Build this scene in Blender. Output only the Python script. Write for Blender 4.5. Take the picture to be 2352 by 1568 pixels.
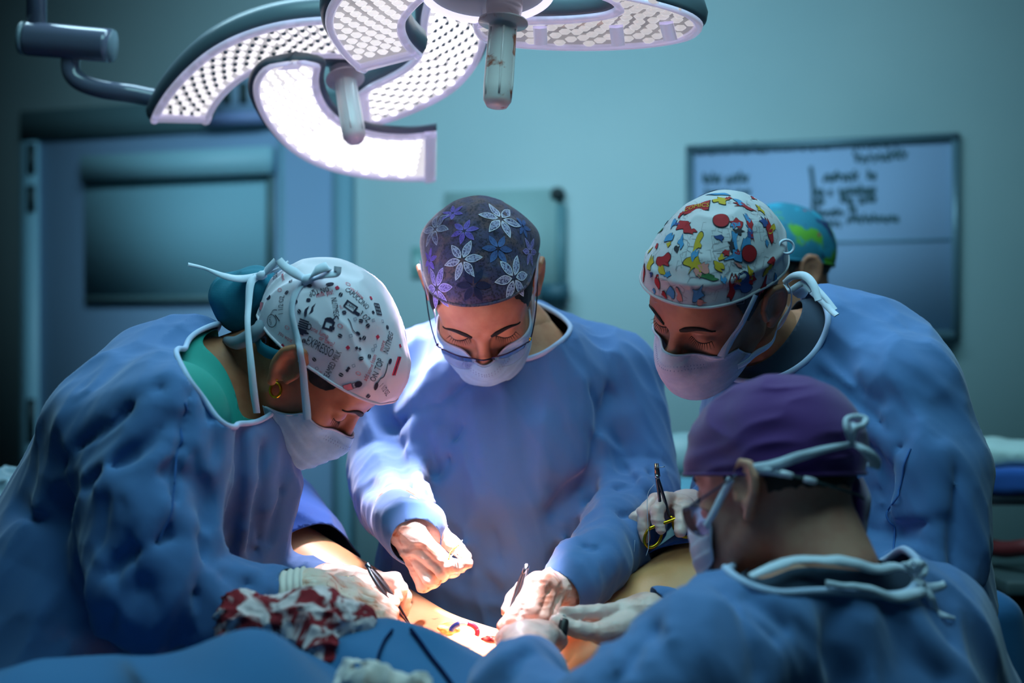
import bpy, bmesh, math, random
import numpy as np
from mathutils import Vector, Matrix

# ------------------------------------------------------------------ camera, world, lights, exposure
scene = bpy.context.scene
COL = scene.collection
for o in list(bpy.data.objects):
    bpy.data.objects.remove(o)
FPX, CX, CY, CZ = 2352 * 50.0 / 36.0, 1176.0, 784.0, 1.35
cam_d = bpy.data.cameras.new('camera')
cam = bpy.data.objects.new('camera', cam_d)
COL.objects.link(cam)
cam.location = (0, 0, CZ)
cam.rotation_euler = (math.pi / 2, 0, 0)
cam_d.lens = 50.0
cam_d.sensor_width = 36.0
cam_d.clip_start = 0.05
cam_d.dof.use_dof = True
cam_d.dof.focus_distance = 2.02
cam_d.dof.aperture_fstop = 2.1
scene.camera = cam

world = bpy.data.worlds.new('world')
scene.world = world
world.use_nodes = True
world.node_tree.nodes['Background'].inputs['Color'].default_value = (0.24, 0.70, 1.0, 1)
world.node_tree.nodes['Background'].inputs['Strength'].default_value = 0.085

scene.view_settings.view_transform = 'Standard'
scene.view_settings.look = 'None'
scene.view_settings.exposure = 0.0
scene.view_settings.gamma = 1.0
scene.view_settings.use_curve_mapping = False


LAMP = 1.6


def V3(*a):
    return np.array(a, dtype=np.float32)


def U(px, py, D):
    """a point seen at (px, py) of the photograph, D metres deep in the room"""
    return np.array([(px - CX) / FPX * D, D, CZ - (py - CY) / FPX * D], dtype=np.float32)


def lamp_obj(name, typ, loc, target, energy, color, **kw):
    d = bpy.data.lights.new(name, typ)
    o = bpy.data.objects.new(name, d)
    COL.objects.link(o)
    o.location = Vector([float(x) for x in loc])
    dirv = Vector([float(x) for x in target]) - o.location
    o.rotation_euler = dirv.to_track_quat('-Z', 'Y').to_euler()
    d.energy = energy
    d.color = color
    for k, v in kw.items():
        setattr(d, k, v)
    return o


L1C = U(770, 215, 2.45)     # centre of the lit surgical lamp
L2C = U(1190, 5, 2.0)       # centre of the nearer surgical lamp
FIELD = U(1065, 1475, 1.95)  # where both lamps are aimed
# each lamp's light: narrow beams from points along its petals, converging on the field
_n1 = V3(-0.05, 0.438, 0.899); _n2 = V3(0, 0.225, 0.974)


def on_plane(px, py, C, n, off):
    d = V3((px - CX) / FPX, 1, -(py - CY) / FPX)
    return V3(0, 0, CZ) + d * float(((C - V3(0, 0, CZ)) @ n) / (d @ n)) - n * off


for i, (x, y, e) in enumerate(((430, 215, 14), (590, 120, 14), (660, 280, 16), (860, 355, 22), (1060, 120, 40), (980, 210, 40), (890, 245, 30))):
    lamp_obj('surgical_beam', 'SPOT', on_plane(x, y, L1C, _n1, 0.055), FIELD + V3(-0.02 + 0.012 * (i % 3 - 1), 0.02, 0.0), e * LAMP, (1.0, 0.81, 0.98), spot_size=math.radians(14), spot_blend=0.7, shadow_soft_size=0.025)
for i, (x, y, e) in enumerate(((850, 80, 70), (1545, 60, 60))):
    lamp_obj('second_surgical_beam', 'SPOT', on_plane(x, y, L2C, _n2, 0.04), FIELD + V3(-0.02, 0.01 * i, 0), e * LAMP, (1.0, 0.81, 1.0), spot_size=math.radians(17), spot_blend=0.7, shadow_soft_size=0.025)
lamp_obj('surgical_wide_beam', 'SPOT', L1C + V3(0.04, -0.05, -0.05), FIELD + V3(-0.03, 0.06, 0.02), 70, (1.0, 0.86, 0.98), spot_size=math.radians(54), spot_blend=0.85, shadow_soft_size=0.05)
lamp_obj('second_surgical_front_beam', 'SPOT', L2C + V3(0.0, -0.20, 0.02), FIELD + V3(0.0, -0.02, 0), 330, (1.0, 0.82, 0.92), spot_size=math.radians(17), spot_blend=0.6, shadow_soft_size=0.03)
# unseen overhead lights, added for the teal fill and the far wall
lamp_obj('overhead_fill_far', 'AREA', (-0.35, 2.75, 2.74), (-0.1, 3.7, 0.5), 50, (0.55, 0.87, 1.03), shape='RECTANGLE', size=2.2, size_y=0.6)
lamp_obj('overhead_fill_near', 'AREA', (0.05, 1.5, 2.74), (0.05, 1.9, 0.0), 26, (0.43, 0.92, 1.0), shape='RECTANGLE', size=1.6, size_y=0.9)

# ------------------------------------------------------------------ object helpers


def tag(o, label=None, cat=None, group=None, kind=None):
    if label: o['label'] = label
    if cat: o['category'] = cat
    if group: o['group'] = group
    if kind: o['kind'] = kind
    return o


def empty(name, loc=(0, 0, 0)):
    o = bpy.data.objects.new(name, None)
    COL.objects.link(o)
    o.location = [float(x) for x in loc]
    o.empty_display_size = 0.05
    return o


def link(name, me, mat, parent=None, smooth=True):
    o = bpy.data.objects.new(name, me)
    COL.objects.link(o)
    if mat is not None:
        for m in (mat if isinstance(mat, (list, tuple)) else [mat]):
            me.materials.append(m)
    if smooth and len(me.polygons):
        me.polygons.foreach_set('use_smooth', np.ones(len(me.polygons), dtype=bool))
    if parent is not None:
        o.parent = parent
        pl = parent.matrix_basis.to_translation()
        par = parent.parent
        while par is not None:
            pl = pl + par.matrix_basis.to_translation()
            par = par.parent
        o.location = -pl
        # children are modelled in world coordinates: cancel the parents' offsets
    return o


def mesh_np(name, V, F, uv=None):
    """V (n,3), F (m,3|4) arrays or list of lists -> mesh"""
    me = bpy.data.meshes.new(name)
    if isinstance(F, np.ndarray):
        n = F.shape[1]
        me.vertices.add(len(V))
        me.vertices.foreach_set('co', np.asarray(V, dtype=np.float32).ravel())
        me.loops.add(F.size)
        me.loops.foreach_set('vertex_index', F.astype(np.int32).ravel())
        me.polygons.add(len(F))
        me.polygons.foreach_set('loop_start', np.arange(0, F.size, n, dtype=np.int32))
        me.polygons.foreach_set('loop_total', np.full(len(F), n, dtype=np.int32))
        me.update(calc_edges=True)
        me.validate()
    else:
        me.from_pydata([tuple(map(float, v)) for v in V], [], [list(map(int, f)) for f in F])
        me.update()
    return me


def join_arrays(parts):
    Vs, Fs, n = [], [], 0
    for V, F in parts:
        F = np.asarray(F)
        if F.shape[1] == 4:
            F = np.concatenate([F[:, [0, 1, 2]], F[:, [0, 2, 3]]])
        Vs.append(np.asarray(V)); Fs.append(F + n); n += len(V)
    return np.concatenate(Vs), np.concatenate(Fs)


def solid(o, t, off=1.0):
    m = o.modifiers.new('thickness', 'SOLIDIFY')
    m.thickness = t
    m.offset = off
    return o


def bevel(o, w, seg=2):
    m = o.modifiers.new('bevel', 'BEVEL')
    m.width = w; m.segments = seg; m.limit_method = 'ANGLE'
    return o


# ------------------------------------------------------------------ materials
MATS = {}


def srgb(r, g, b):
    f = lambda c: ((c / 255) / 12.92 if c <= 10 else ((c / 255 + 0.055) / 1.055) ** 2.4)
    return (f(r), f(g), f(b), 1)


def mat(name, col, rough=0.6, metal=0.0, noise=None, bump=None, sheen=0.0, emit=None, trans=0.0, spec=0.5, sss=0.0, stain=None, mottling=None, coat=0.0, ior=1.45, alpha=1.0):
    """principled material; noise=(scale, col2, lo, hi), bump=(scale, strength, kind), stain=(scale, col, threshold)"""
    if name in MATS: return MATS[name]
    m = bpy.data.materials.new(name); MATS[name] = m
    m.use_nodes = True
    nt = m.node_tree; N = nt.nodes; Lk = nt.links
    b = N['Principled BSDF']
    b.inputs['Base Color'].default_value = col
    b.inputs['Roughness'].default_value = rough
    b.inputs['Metallic'].default_value = metal
    b.inputs['IOR'].default_value = ior
    b.inputs['Specular IOR Level'].default_value = spec
    b.inputs['Sheen Weight'].default_value = sheen
    b.inputs['Transmission Weight'].default_value = trans
    b.inputs['Coat Weight'].default_value = coat
    b.inputs['Alpha'].default_value = alpha
    if sss:
        b.inputs['Subsurface Weight'].default_value = sss
        b.inputs['Subsurface Radius'].default_value = (0.012, 0.004, 0.002)
        b.inputs['Subsurface Scale'].default_value = 1.0
    if emit:
        b.inputs['Emission Color'].default_value = emit[0]
        b.inputs['Emission Strength'].default_value = emit[1]
    tc = N.new('ShaderNodeTexCoord')
    src = None

    def mixc(fac, a, bcol):
        mx = N.new('ShaderNodeMix'); mx.data_type = 'RGBA'
        Lk.new(fac, mx.inputs[0])
        if a is None: mx.inputs[6].default_value = col
        else: Lk.new(a, mx.inputs[6])
        mx.inputs[7].default_value = bcol
        return mx.outputs[2]

    for spec_ in ([noise] if noise else []) + (list(mottling) if mottling else []) + (list(stain) if stain else []):
        sc, c2, lo, hi = spec_[:4]
        tx = N.new('ShaderNodeTexNoise'); tx.inputs['Scale'].default_value = sc
        tx.inputs['Detail'].default_value = 4
        if len(spec_) > 4: tx.inputs['Distortion'].default_value = spec_[4]
        Lk.new(tc.outputs['Object'], tx.inputs['Vector'])
        mr = N.new('ShaderNodeMapRange')
        mr.inputs['From Min'].default_value = lo; mr.inputs['From Max'].default_value = hi
        Lk.new(tx.outputs['Fac'], mr.inputs['Value'])
        src = mixc(mr.outputs['Result'], src, c2)
    if src is not None: Lk.new(src, b.inputs['Base Color'])
    if bump:
        sc, st, kind = bump
        bp = N.new('ShaderNodeBump'); bp.inputs['Strength'].default_value = st; bp.inputs['Distance'].default_value = 0.002
        if kind == 'weave':
            h = []
            for d in ('X', 'Z'):
                w = N.new('ShaderNodeTexWave'); w.bands_direction = d; w.inputs['Scale'].default_value = sc
                w.inputs['Distortion'].default_value = 0.6
                Lk.new(tc.outputs['Object'], w.inputs['Vector']); h.append(w.outputs['Fac'])
            ad = N.new('ShaderNodeMath'); ad.operation = 'ADD'; Lk.new(h[0], ad.inputs[0]); Lk.new(h[1], ad.inputs[1])
            Lk.new(ad.outputs[0], bp.inputs['Height'])
        elif kind == 'voronoi':
            w = N.new('ShaderNodeTexVoronoi'); w.inputs['Scale'].default_value = sc
            Lk.new(tc.outputs['Object'], w.inputs['Vector']); Lk.new(w.outputs['Distance'], bp.inputs['Height'])
        else:
            w = N.new('ShaderNodeTexNoise'); w.inputs['Scale'].default_value = sc; w.inputs['Detail'].default_value = 5
            Lk.new(tc.outputs['Object'], w.inputs['Vector']); Lk.new(w.outputs['Fac'], bp.inputs['Height'])
        Lk.new(bp.outputs['Normal'], b.inputs['Normal'])
    return m


# ------------------------------------------------------------------ signed-distance modelling
_rng = np.random.RandomState(7)
_TAB = _rng.rand(32, 32, 32).astype(np.float32)


def noise3(P):
    P = np.asarray(P, dtype=np.float32)
    i = np.floor(P).astype(np.int32); f = P - i
    f = f * f * (3 - 2 * f)
    i0 = i & 31; i1 = (i + 1) & 31
    r = 0
    for a in (0, 1):
        ix = i1[:, 0] if a else i0[:, 0]; wx = f[:, 0] if a else 1 - f[:, 0]
        for b in (0, 1):
            iy = i1[:, 1] if b else i0[:, 1]; wy = f[:, 1] if b else 1 - f[:, 1]
            for c in (0, 1):
                iz = i1[:, 2] if c else i0[:, 2]; wz = f[:, 2] if c else 1 - f[:, 2]
                r = r + _TAB[ix, iy, iz] * wx * wy * wz
    return r


def smin(a, b, k):
    h = np.clip(0.5 + 0.5 * (b - a) / k, 0, 1)
    return b + (a - b) * h - k * h * (1 - h)


def smax(a, b, k):
    return -smin(-a, -b, k)


def rc(P, a, b, ra, rb):
    a = np.asarray(a, np.float32); b = np.asarray(b, np.float32)
    ba = b - a
    pa = P - a
    t = np.clip(pa @ ba / max(float(ba @ ba), 1e-9), 0, 1)
    return np.linalg.norm(pa - t[:, None] * ba, axis=1) - (ra + (rb - ra) * t)


def ell(P, c, r, R=None):
    q = P - np.asarray(c, np.float32)
    if R is not None: q = q @ np.asarray(R, np.float32)
    r = np.asarray(r, np.float32)
    k0 = np.linalg.norm(q / r, axis=1)
    k1 = np.linalg.norm(q / (r * r), axis=1)
    return k0 * (k0 - 1) / np.maximum(k1, 1e-6)


def chain(P, pts, rad, k=0.0):
    d = None
    for i in range(len(pts) - 1):
        e = rc(P, pts[i], pts[i + 1], rad[i], rad[i + 1])
        d = e if d is None else (smin(d, e, k) if k else np.minimum(d, e))
    return d


def polydist(P, pts):
    d = None
    for i in range(len(pts) - 1):
        e = rc(P, pts[i], pts[i + 1], 0, 0)
        d = e if d is None else np.minimum(d, e)
    return d


def grad(f, P, e):
    k = np.array([[1, -1, -1], [-1, -1, 1], [-1, 1, -1], [1, 1, 1]], np.float32)
    g = 0
    for kk in k:
        g = g + kk[None, :] * f(P + kk * e)[:, None]
    return g / np.maximum(np.linalg.norm(g, axis=1, keepdims=True), 1e-9)


def surface(f, lo, hi, h, B=8, slack=1.6, project=2, margin=0.0):
    """surface nets over a sparse set of blocks; returns V, F(quads, outward)"""
    lo = np.asarray(lo, np.float32); hi = np.asarray(hi, np.float32)
    nb = np.ceil((hi - lo) / (h * B)).astype(int)
    g = np.stack(np.meshgrid(*[np.arange(n) for n in nb], indexing='ij'), -1).reshape(-1, 3)
    cen = lo + (g + 0.5).astype(np.float32) * (h * B)
    dc = f(cen)
    act = np.abs(dc) < h * B * 0.87 * slack + margin
    n = nb * B + 1
    D = np.empty(tuple(n), np.float32)
    sgn = np.where(dc < 0, -1.0, 1.0).astype(np.float32).reshape(tuple(nb))
    big = np.repeat(np.repeat(np.repeat(sgn, B, 0), B, 1), B, 2)
    D[:-1, :-1, :-1] = big
    D[-1] = D[-2]; D[:, -1] = D[:, -2]; D[:, :, -1] = D[:, :, -2]
    ga = g[act]
    loc = np.stack(np.meshgrid(*[np.arange(B + 1)] * 3, indexing='ij'), -1).reshape(-1, 3)
    idx = (ga[:, None, :] * B + loc[None]).reshape(-1, 3)
    flat = np.unique(np.ravel_multi_index((idx[:, 0], idx[:, 1], idx[:, 2]), tuple(n)))
    ijk = np.stack(np.unravel_index(flat, tuple(n)), -1)
    P = lo + ijk.astype(np.float32) * h
    out = np.empty(len(P), np.float32)
    for s in range(0, len(P), 200000):
        out[s:s + 200000] = f(P[s:s + 200000])
    D.ravel()[flat] = out
    ins = D < 0
    c8 = [ins[i:n[0] - 1 + i, j:n[1] - 1 + j, k:n[2] - 1 + k] for i in (0, 1) for j in (0, 1) for k in (0, 1)]
    s8 = sum(c.astype(np.int8) for c in c8)
    cell = (s8 > 0) & (s8 < 8)
    ci = np.argwhere(cell)
    vid = -np.ones(cell.shape, np.int32)
    vid[cell] = np.arange(len(ci))
    acc = np.zeros((len(ci), 3), np.float32); cnt = np.zeros(len(ci), np.float32)
    cor = [(i, j, k) for i in (0, 1) for j in (0, 1) for k in (0, 1)]
    for a in range(8):
        for ax in range(3):
            ca = cor[a]
            if ca[ax]: continue
            cb = list(ca); cb[ax] = 1
            da = D[ci[:, 0] + ca[0], ci[:, 1] + ca[1], ci[:, 2] + ca[2]]
            db = D[ci[:, 0] + cb[0], ci[:, 1] + cb[1], ci[:, 2] + cb[2]]
            x = (da < 0) != (db < 0)
            t = np.where(x, da / np.where(x, da - db, 1), 0)
            p = np.array(ca, np.float32)[None].repeat(len(ci), 0)
            p[:, ax] = t
            acc += p * x[:, None]; cnt += x
    Vt = lo + (ci + acc / np.maximum(cnt, 1)[:, None]).astype(np.float32) * h
    quads = []
    for ax in range(3):
        o1, o2 = [(1, 2), (2, 0), (0, 1)][ax]
        sl0 = [slice(0, n[i] - 1) for i in range(3)]
        sl1 = list(sl0); sl1[ax] = slice(1, n[ax])
        for i in (o1, o2):
            sl0[i] = slice(1, n[i] - 1); sl1[i] = slice(1, n[i] - 1)
        a = ins[tuple(sl0)]; b = ins[tuple(sl1)]
        e = np.argwhere(a != b)
        if not len(e): continue
        flip = a[e[:, 0], e[:, 1], e[:, 2]]
        base = e.copy(); base[:, o1] += 1; base[:, o2] += 1
        def vv(d1, d2):
            q = base.copy(); q[:, o1] -= d1; q[:, o2] -= d2
            return vid[q[:, 0], q[:, 1], q[:, 2]]
        q = np.stack([vv(1, 1), vv(0, 1), vv(0, 0), vv(1, 0)], 1)
        q[~flip] = q[~flip][:, ::-1]
        quads.append(q)
    F = np.concatenate(quads)
    F = F[(F >= 0).all(1)]
    for _ in range(project):
        d = f(Vt)
        Vt = Vt - np.clip(d, -h, h)[:, None] * 0.85 * grad(f, Vt, h * 0.4)
    return Vt, F


def clip_mesh(Vt, F, c):
    """keep the part where c < 0; returns V, tris, boundary polylines"""
    if F.shape[1] == 4:
        F = np.concatenate([F[:, [0, 1, 2]], F[:, [0, 2, 3]]])
    c = np.where(np.abs(c) < 1e-7, -1e-7, c)
    neg = c < 0
    k = neg[F].sum(1)
    keep = F[k == 3]
    newV = [Vt]; nv = len(Vt); cache = {}
    extra = []; bedges = []
    extras_pts = []

    def cut(i, j):
        nonlocal nv
        key = (i, j) if i < j else (j, i)
        if key in cache: return cache[key]
        t = c[i] / (c[i] - c[j])
        extras_pts.append(Vt[i] + (Vt[j] - Vt[i]) * t)
        cache[key] = nv; nv += 1
        return cache[key]

    for tri, kk in zip(F[(k > 0) & (k < 3)], k[(k > 0) & (k < 3)]):
        tri = [int(x) for x in tri]
        if kk == 1:
            while not neg[tri[0]]: tri = tri[1:] + tri[:1]
            a, b, d = tri
            p, q = cut(a, b), cut(a, d)
            extra.append((a, p, q)); bedges.append((p, q))
        else:
            while neg[tri[0]]: tri = tri[1:] + tri[:1]
            a, b, d = tri
            p, q = cut(a, b), cut(a, d)
            extra.append((p, b, d)); extra.append((p, d, q)); bedges.append((q, p))
    if extras_pts: newV.append(np.array(extras_pts, np.float32))
    Vn = np.concatenate(newV)
    T = np.concatenate([keep, np.array(extra, dtype=int).reshape(-1, 3)]).astype(int)
    used = np.unique(T)
    rm = -np.ones(len(Vn), int); rm[used] = np.arange(len(used))
    nxt = {}
    for a, b in bedges: nxt.setdefault(a, []).append(b)
    loops = []
    while nxt:
        s = next(iter(nxt)); cur = s; lp = [s]
        while cur in nxt:
            b = nxt[cur].pop()
            if not nxt[cur]: del nxt[cur]
            lp.append(b); cur = b
            if cur == s: break
        loops.append(Vn[lp])
    loops.sort(key=lambda l: -len(l))
    return Vn[used], rm[T], loops


def pick(px, f, D0=1.2, D1=4.0):
    """points of the surface f seen at the given pixels"""
    px = np.atleast_2d(np.asarray(px, np.float32))
    d = np.stack([(px[:, 0] - CX) / FPX, np.ones(len(px)), -(px[:, 1] - CY) / FPX], 1).astype(np.float32)
    ln = np.linalg.norm(d, axis=1)
    t = np.full(len(px), D0, np.float32)
    best = np.full(len(px), 9, np.float32); bt = t.copy()
    o = V3(0, 0, CZ)
    for _ in range(110):
        v = f(o + d * t[:, None])
        bt = np.where(np.abs(v) < best, t, bt); best = np.minimum(best, np.abs(v))
        if (np.abs(v) < 3e-4).all() or (t >= D1).all(): break
        t = t + np.where(np.abs(v) > 2e-4, v * 0.8 / ln, 0)
        t = np.minimum(t, D1)
    return o + d * bt[:, None]


def resample(pts, step=None, n=None, closed=False):
    pts = np.asarray(pts, np.float32)
    if closed: pts = np.concatenate([pts, pts[:1]])
    s = np.concatenate([[0], np.cumsum(np.linalg.norm(np.diff(pts, axis=0), axis=1))])
    if n is None: n = max(2, int(s[-1] / step) + 1)
    t = np.linspace(0, s[-1], n + (1 if closed else 0))
    r = np.stack([np.interp(t, s, pts[:, i]) for i in range(pts.shape[1])], 1)
    return r[:-1] if closed else r


def smooth_line(pts, it=3, closed=False):
    p = np.asarray(pts, np.float32).copy()
    for _ in range(it):
        if closed:
            p = 0.5 * p + 0.25 * (np.roll(p, 1, 0) + np.roll(p, -1, 0))
        else:
            q = p.copy()
            q[1:-1] = 0.5 * p[1:-1] + 0.25 * (p[:-2] + p[2:])
            p = q
    return p


def spline(pts, n=40):
    """Catmull-Rom through the points"""
    p = np.asarray(pts, np.float32)
    p = np.concatenate([2 * p[:1] - p[1:2], p, 2 * p[-1:] - p[-2:-1]])
    out = []
    m = len(p) - 3
    for i in range(m):
        k = max(2, int(round(n / m)))
        for t in np.linspace(0, 1, k, endpoint=(i == m - 1)):
            a, b, c, d = p[i:i + 4]
            out.append(0.5 * ((2 * b) + (c - a) * t + (2 * a - 5 * b + 4 * c - d) * t * t + (3 * b - a - 3 * c + d) * t ** 3))
    return np.array(out, np.float32)


def tube(pts, rad, seg=10, closed=False, cap=True):
    pts = np.asarray(pts, np.float32); n = len(pts)
    rad = np.full(n, rad, np.float32) if np.isscalar(rad) else np.interp(np.linspace(0, 1, n), np.linspace(0, 1, len(rad)), rad)
    tan = (np.roll(pts, -1, 0) - np.roll(pts, 1, 0)) if closed else np.gradient(pts, axis=0)
    tan = tan / np.maximum(np.linalg.norm(tan, axis=1, keepdims=True), 1e-9)
    up = np.array([0, 0, 1.0]) if abs(tan[0][2]) < 0.9 else np.array([1.0, 0, 0])
    V, F = [], []
    u = np.cross(tan[0], up); u /= np.linalg.norm(u)
    for i in range(n):
        u = u - tan[i] * (u @ tan[i]); u /= max(np.linalg.norm(u), 1e-9)
        w = np.cross(tan[i], u)
        for k in range(seg):
            a = 2 * math.pi * k / seg
            V.append(pts[i] + rad[i] * (math.cos(a) * u + math.sin(a) * w))
    for i in range(n if closed else n - 1):
        j = (i + 1) % n
        for k in range(seg):
            l = (k + 1) % seg
            F.append([i * seg + k, i * seg + l, j * seg + l, j * seg + k])
    V = np.array(V, np.float32); F = np.array(F)
    if cap and not closed:
        tri = []
        for base, c, fl in ((0, pts[0], False), ((n - 1) * seg, pts[-1], True)):
            ci = len(V); V = np.concatenate([V, c[None]])
            for k in range(seg):
                l = (k + 1) % seg
                tri.append([ci, base + k, base + l] if fl else [ci, base + l, base + k])
        V, F = V, np.concatenate([np.concatenate([F[:, [0, 1, 2]], F[:, [0, 2, 3]]]), np.array(tri)])
    return V, F


def ribbon(pts, nrm, w, t=0.0008):
    """flat band along pts, facing nrm (n,3); w scalar or list; has thickness t"""
    pts = np.asarray(pts, np.float32); n = len(pts)
    nrm = np.broadcast_to(np.asarray(nrm, np.float32), pts.shape)
    w = np.full(n, w, np.float32) if np.isscalar(w) else np.interp(np.linspace(0, 1, n), np.linspace(0, 1, len(w)), w)
    tan = np.gradient(pts, axis=0)
    side = np.cross(tan, nrm); side /= np.maximum(np.linalg.norm(side, axis=1, keepdims=True), 1e-9)
    up = np.cross(side, tan); up /= np.maximum(np.linalg.norm(up, axis=1, keepdims=True), 1e-9)
    hw = (w / 2)[:, None]
    ring = [pts - side * hw - up * t, pts + side * hw - up * t, pts + side * hw + up * t, pts + up * t * 1.6, pts - side * hw + up * t]
    V = np.stack(ring, 1).reshape(-1, 3)
    F = []
    m = 5
    for i in range(n - 1):
        for k in range(m):
            l = (k + 1) % m
            F.append([i * m + k, i * m + l, (i + 1) * m + l, (i + 1) * m + k])
    return V, np.array(F)


def lathe(prof, seg=24, R=None, loc=(0, 0, 0)):
    """prof: list of (r, z) around local z"""
    V, F = [], []
    m = len(prof)
    for r, z in prof:
        for k in range(seg):
            a = 2 * math.pi * k / seg
            V.append((r * math.cos(a), r * math.sin(a), z))
    for i in range(m - 1):
        for k in range(seg):
            l = (k + 1) % seg
            F.append([i * seg + k, i * seg + l, (i + 1) * seg + l, (i + 1) * seg + k])
    V = np.array(V, np.float32)
    if R is not None: V = V @ np.asarray(R, np.float32).T
    return V + np.asarray(loc, np.float32), np.array(F)


def frame_z(d):
    """rotation whose z axis is d"""
    return np.array(Vector([float(x) for x in d]).to_track_quat('Z', 'Y').to_matrix(), np.float32)


def box_arr(c, s, R=None):
    v = np.array([[x, y, z] for x in (-.5, .5) for y in (-.5, .5) for z in (-.5, .5)], np.float32) * np.asarray(s, np.float32)
    if R is not None: v = v @ np.asarray(R, np.float32).T
    F = np.array([[0, 1, 3, 2], [4, 6, 7, 5], [0, 4, 5, 1], [2, 3, 7, 6], [0, 2, 6, 4], [1, 5, 7, 3]])
    return v + np.asarray(c, np.float32), F


def part(name, VF, m, parent, smooth=True):
    return link(name, mesh_np(name, *VF), m, parent, smooth)

# ------------------------------------------------------------------ the room
WA, WB = 0.0854, 0.2375
_l = math.hypot(WA, WB)
WN = V3(-WA / _l, -WB / _l, 0)         # far wall's normal, into the room
WE = V3(WB / _l, -WA / _l, 0)          # along the wall, to the right
WO = V3(0, 1 / WB, 0)
WR = np.stack([WE, -WN, V3(0, 0, 1)], 1)


def wall_pt(px, py, off=0.0):
    Y = 1 / (WB + WA * (px - CX) / FPX)
    p = U(px, py, Y)
    # step towards the room by off, staying on the same ray
    d = p - V3(0, 0, CZ)
    return p - d * (off / float(-(d @ WN)))


def wall_box(x0, y0, x1, y1, off, th):
    """a box on the far wall whose front face spans the photographed rectangle; off = distance of its back from the wall"""
    a = wall_pt(x0, y0, off + th); b = wall_pt(x1, y1, off + th)
    xa, xb = float((a - WO) @ WE), float((b - WO) @ WE)
    za, zb = float(a[2]), float(b[2])
    c = WO + WE * (xa + xb) / 2 + WN * (off + th / 2)
    c = V3(c[0], c[1], (za + zb) / 2)
    return box_arr(c, (abs(xb - xa), th, abs(za - zb)), WR)


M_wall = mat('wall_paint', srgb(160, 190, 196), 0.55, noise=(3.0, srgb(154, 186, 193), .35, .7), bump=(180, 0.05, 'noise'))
M_sidewall = mat('side_wall_shade_paint', srgb(34, 46, 50), 0.6, bump=(160, 0.05, 'noise'))  # shade at the room's sides is put into this dark colour
M_ceil = mat('ceiling_paint', srgb(150, 185, 195), 0.7, bump=(90, 0.05, 'noise'))
M_floor = mat('floor_vinyl', srgb(90, 120, 130), 0.35, noise=(14, srgb(78, 108, 120), .4, .6), bump=(60, 0.03, 'noise'))
M_door = mat('door_laminate', srgb(124, 158, 192), 0.5, bump=(120, 0.04, 'noise'))
M_trim = mat('dark_trim', srgb(84, 116, 124), 0.5)
M_frame = mat('door_frame_paint', srgb(112, 158, 178), 0.5)
M_blind = mat('blind_cloth', srgb(126, 178, 196), 0.7, bump=(260, 0.15, 'weave'))
M_blindbox = mat('blind_box', srgb(138, 188, 204), 0.5)
M_shadowgap = mat('dark_gap', srgb(40, 62, 66), 0.7)
M_hinge = mat('hinge_metal', srgb(40, 56, 62), 0.45, metal=0.6)

WC_R = WO + WE * 1.62
WC_L = WO - WE * 1.95
ZC, ZF = 2.8, 0.0


def struct(name, VF, m, label=None, parent=None, smooth=False):
    o = part(name, VF, m, parent, smooth)
    if parent is None:
        tag(o, label, None, None, 'structure')
    return o


c = (WC_L + WC_R) / 2 - WN * 0.06
struct('wall_back', box_arr((c[0], c[1], ZC / 2), (3.57, 0.12, ZC), WR), M_wall, 'pale teal painted far wall behind the surgeons')
rl = 5.2
dR = V3(0, -1, 0)
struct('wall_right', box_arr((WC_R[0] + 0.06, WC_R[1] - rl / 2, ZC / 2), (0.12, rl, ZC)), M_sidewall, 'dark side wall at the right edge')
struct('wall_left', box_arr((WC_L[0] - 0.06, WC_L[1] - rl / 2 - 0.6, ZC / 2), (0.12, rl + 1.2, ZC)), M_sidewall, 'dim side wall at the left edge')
struct('floor', box_arr((-0.2, 1.6, -0.05), (4.6, 8.0, 0.1)), M_floor, 'grey vinyl operating room floor')
struct('ceiling', box_arr((-0.2, 1.6, ZC + 0.05), (4.6, 8.0, 0.1)), M_ceil, 'pale ceiling of the operating room')

# the door with its roller blind
door = empty('door_1', wall_pt(420, 900))
tag(door, 'pale blue door with a roller blind over its window', None, None, 'structure')
part('door_leaf', wall_box(84, 285, 762, 1750, 0.0, 0.03), M_door, door, False)
o = part('frame_head', wall_box(45, 256, 800, 280, 0.0, 0.05), M_trim, door, False)
part('frame_jamb', wall_box(46, 280, 84, 1750, 0.0, 0.045), M_frame, door, False)
part('frame_jamb', wall_box(764, 280, 800, 1750, 0.0, 0.045), M_frame, door, False)
part('door_gap', wall_box(80, 285, 86, 1750, 0.03, 0.004), M_shadowgap, door, False)
for y0, y1 in ((330, 398), (425, 485), (915, 1015)):
    part('hinge', wall_box(62, y0, 76, y1, 0.045, 0.012), M_hinge, door, False)
bl = part('window_blind', wall_box(194, 396, 610, 684, 0.03, 0.012), M_blind, door, False)
part('blind_housing', wall_box(184, 358, 616, 396, 0.03, 0.055), M_blindbox, bl, False)
part('blind_shade_strip', wall_box(190, 396, 612, 404, 0.044, 0.003), M_shadowgap, bl, False)  # dark strip standing in for the shade under the housing
part('bottom_bar', wall_box(194, 680, 612, 692, 0.04, 0.012), M_trim, bl, False)
part('guide_rail', wall_box(612, 362, 626, 690, 0.03, 0.02), M_trim, bl, False)
part('door_edge_strip', wall_box(640, 300, 652, 1750, 0.03, 0.004), M_frame, door, False)

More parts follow.
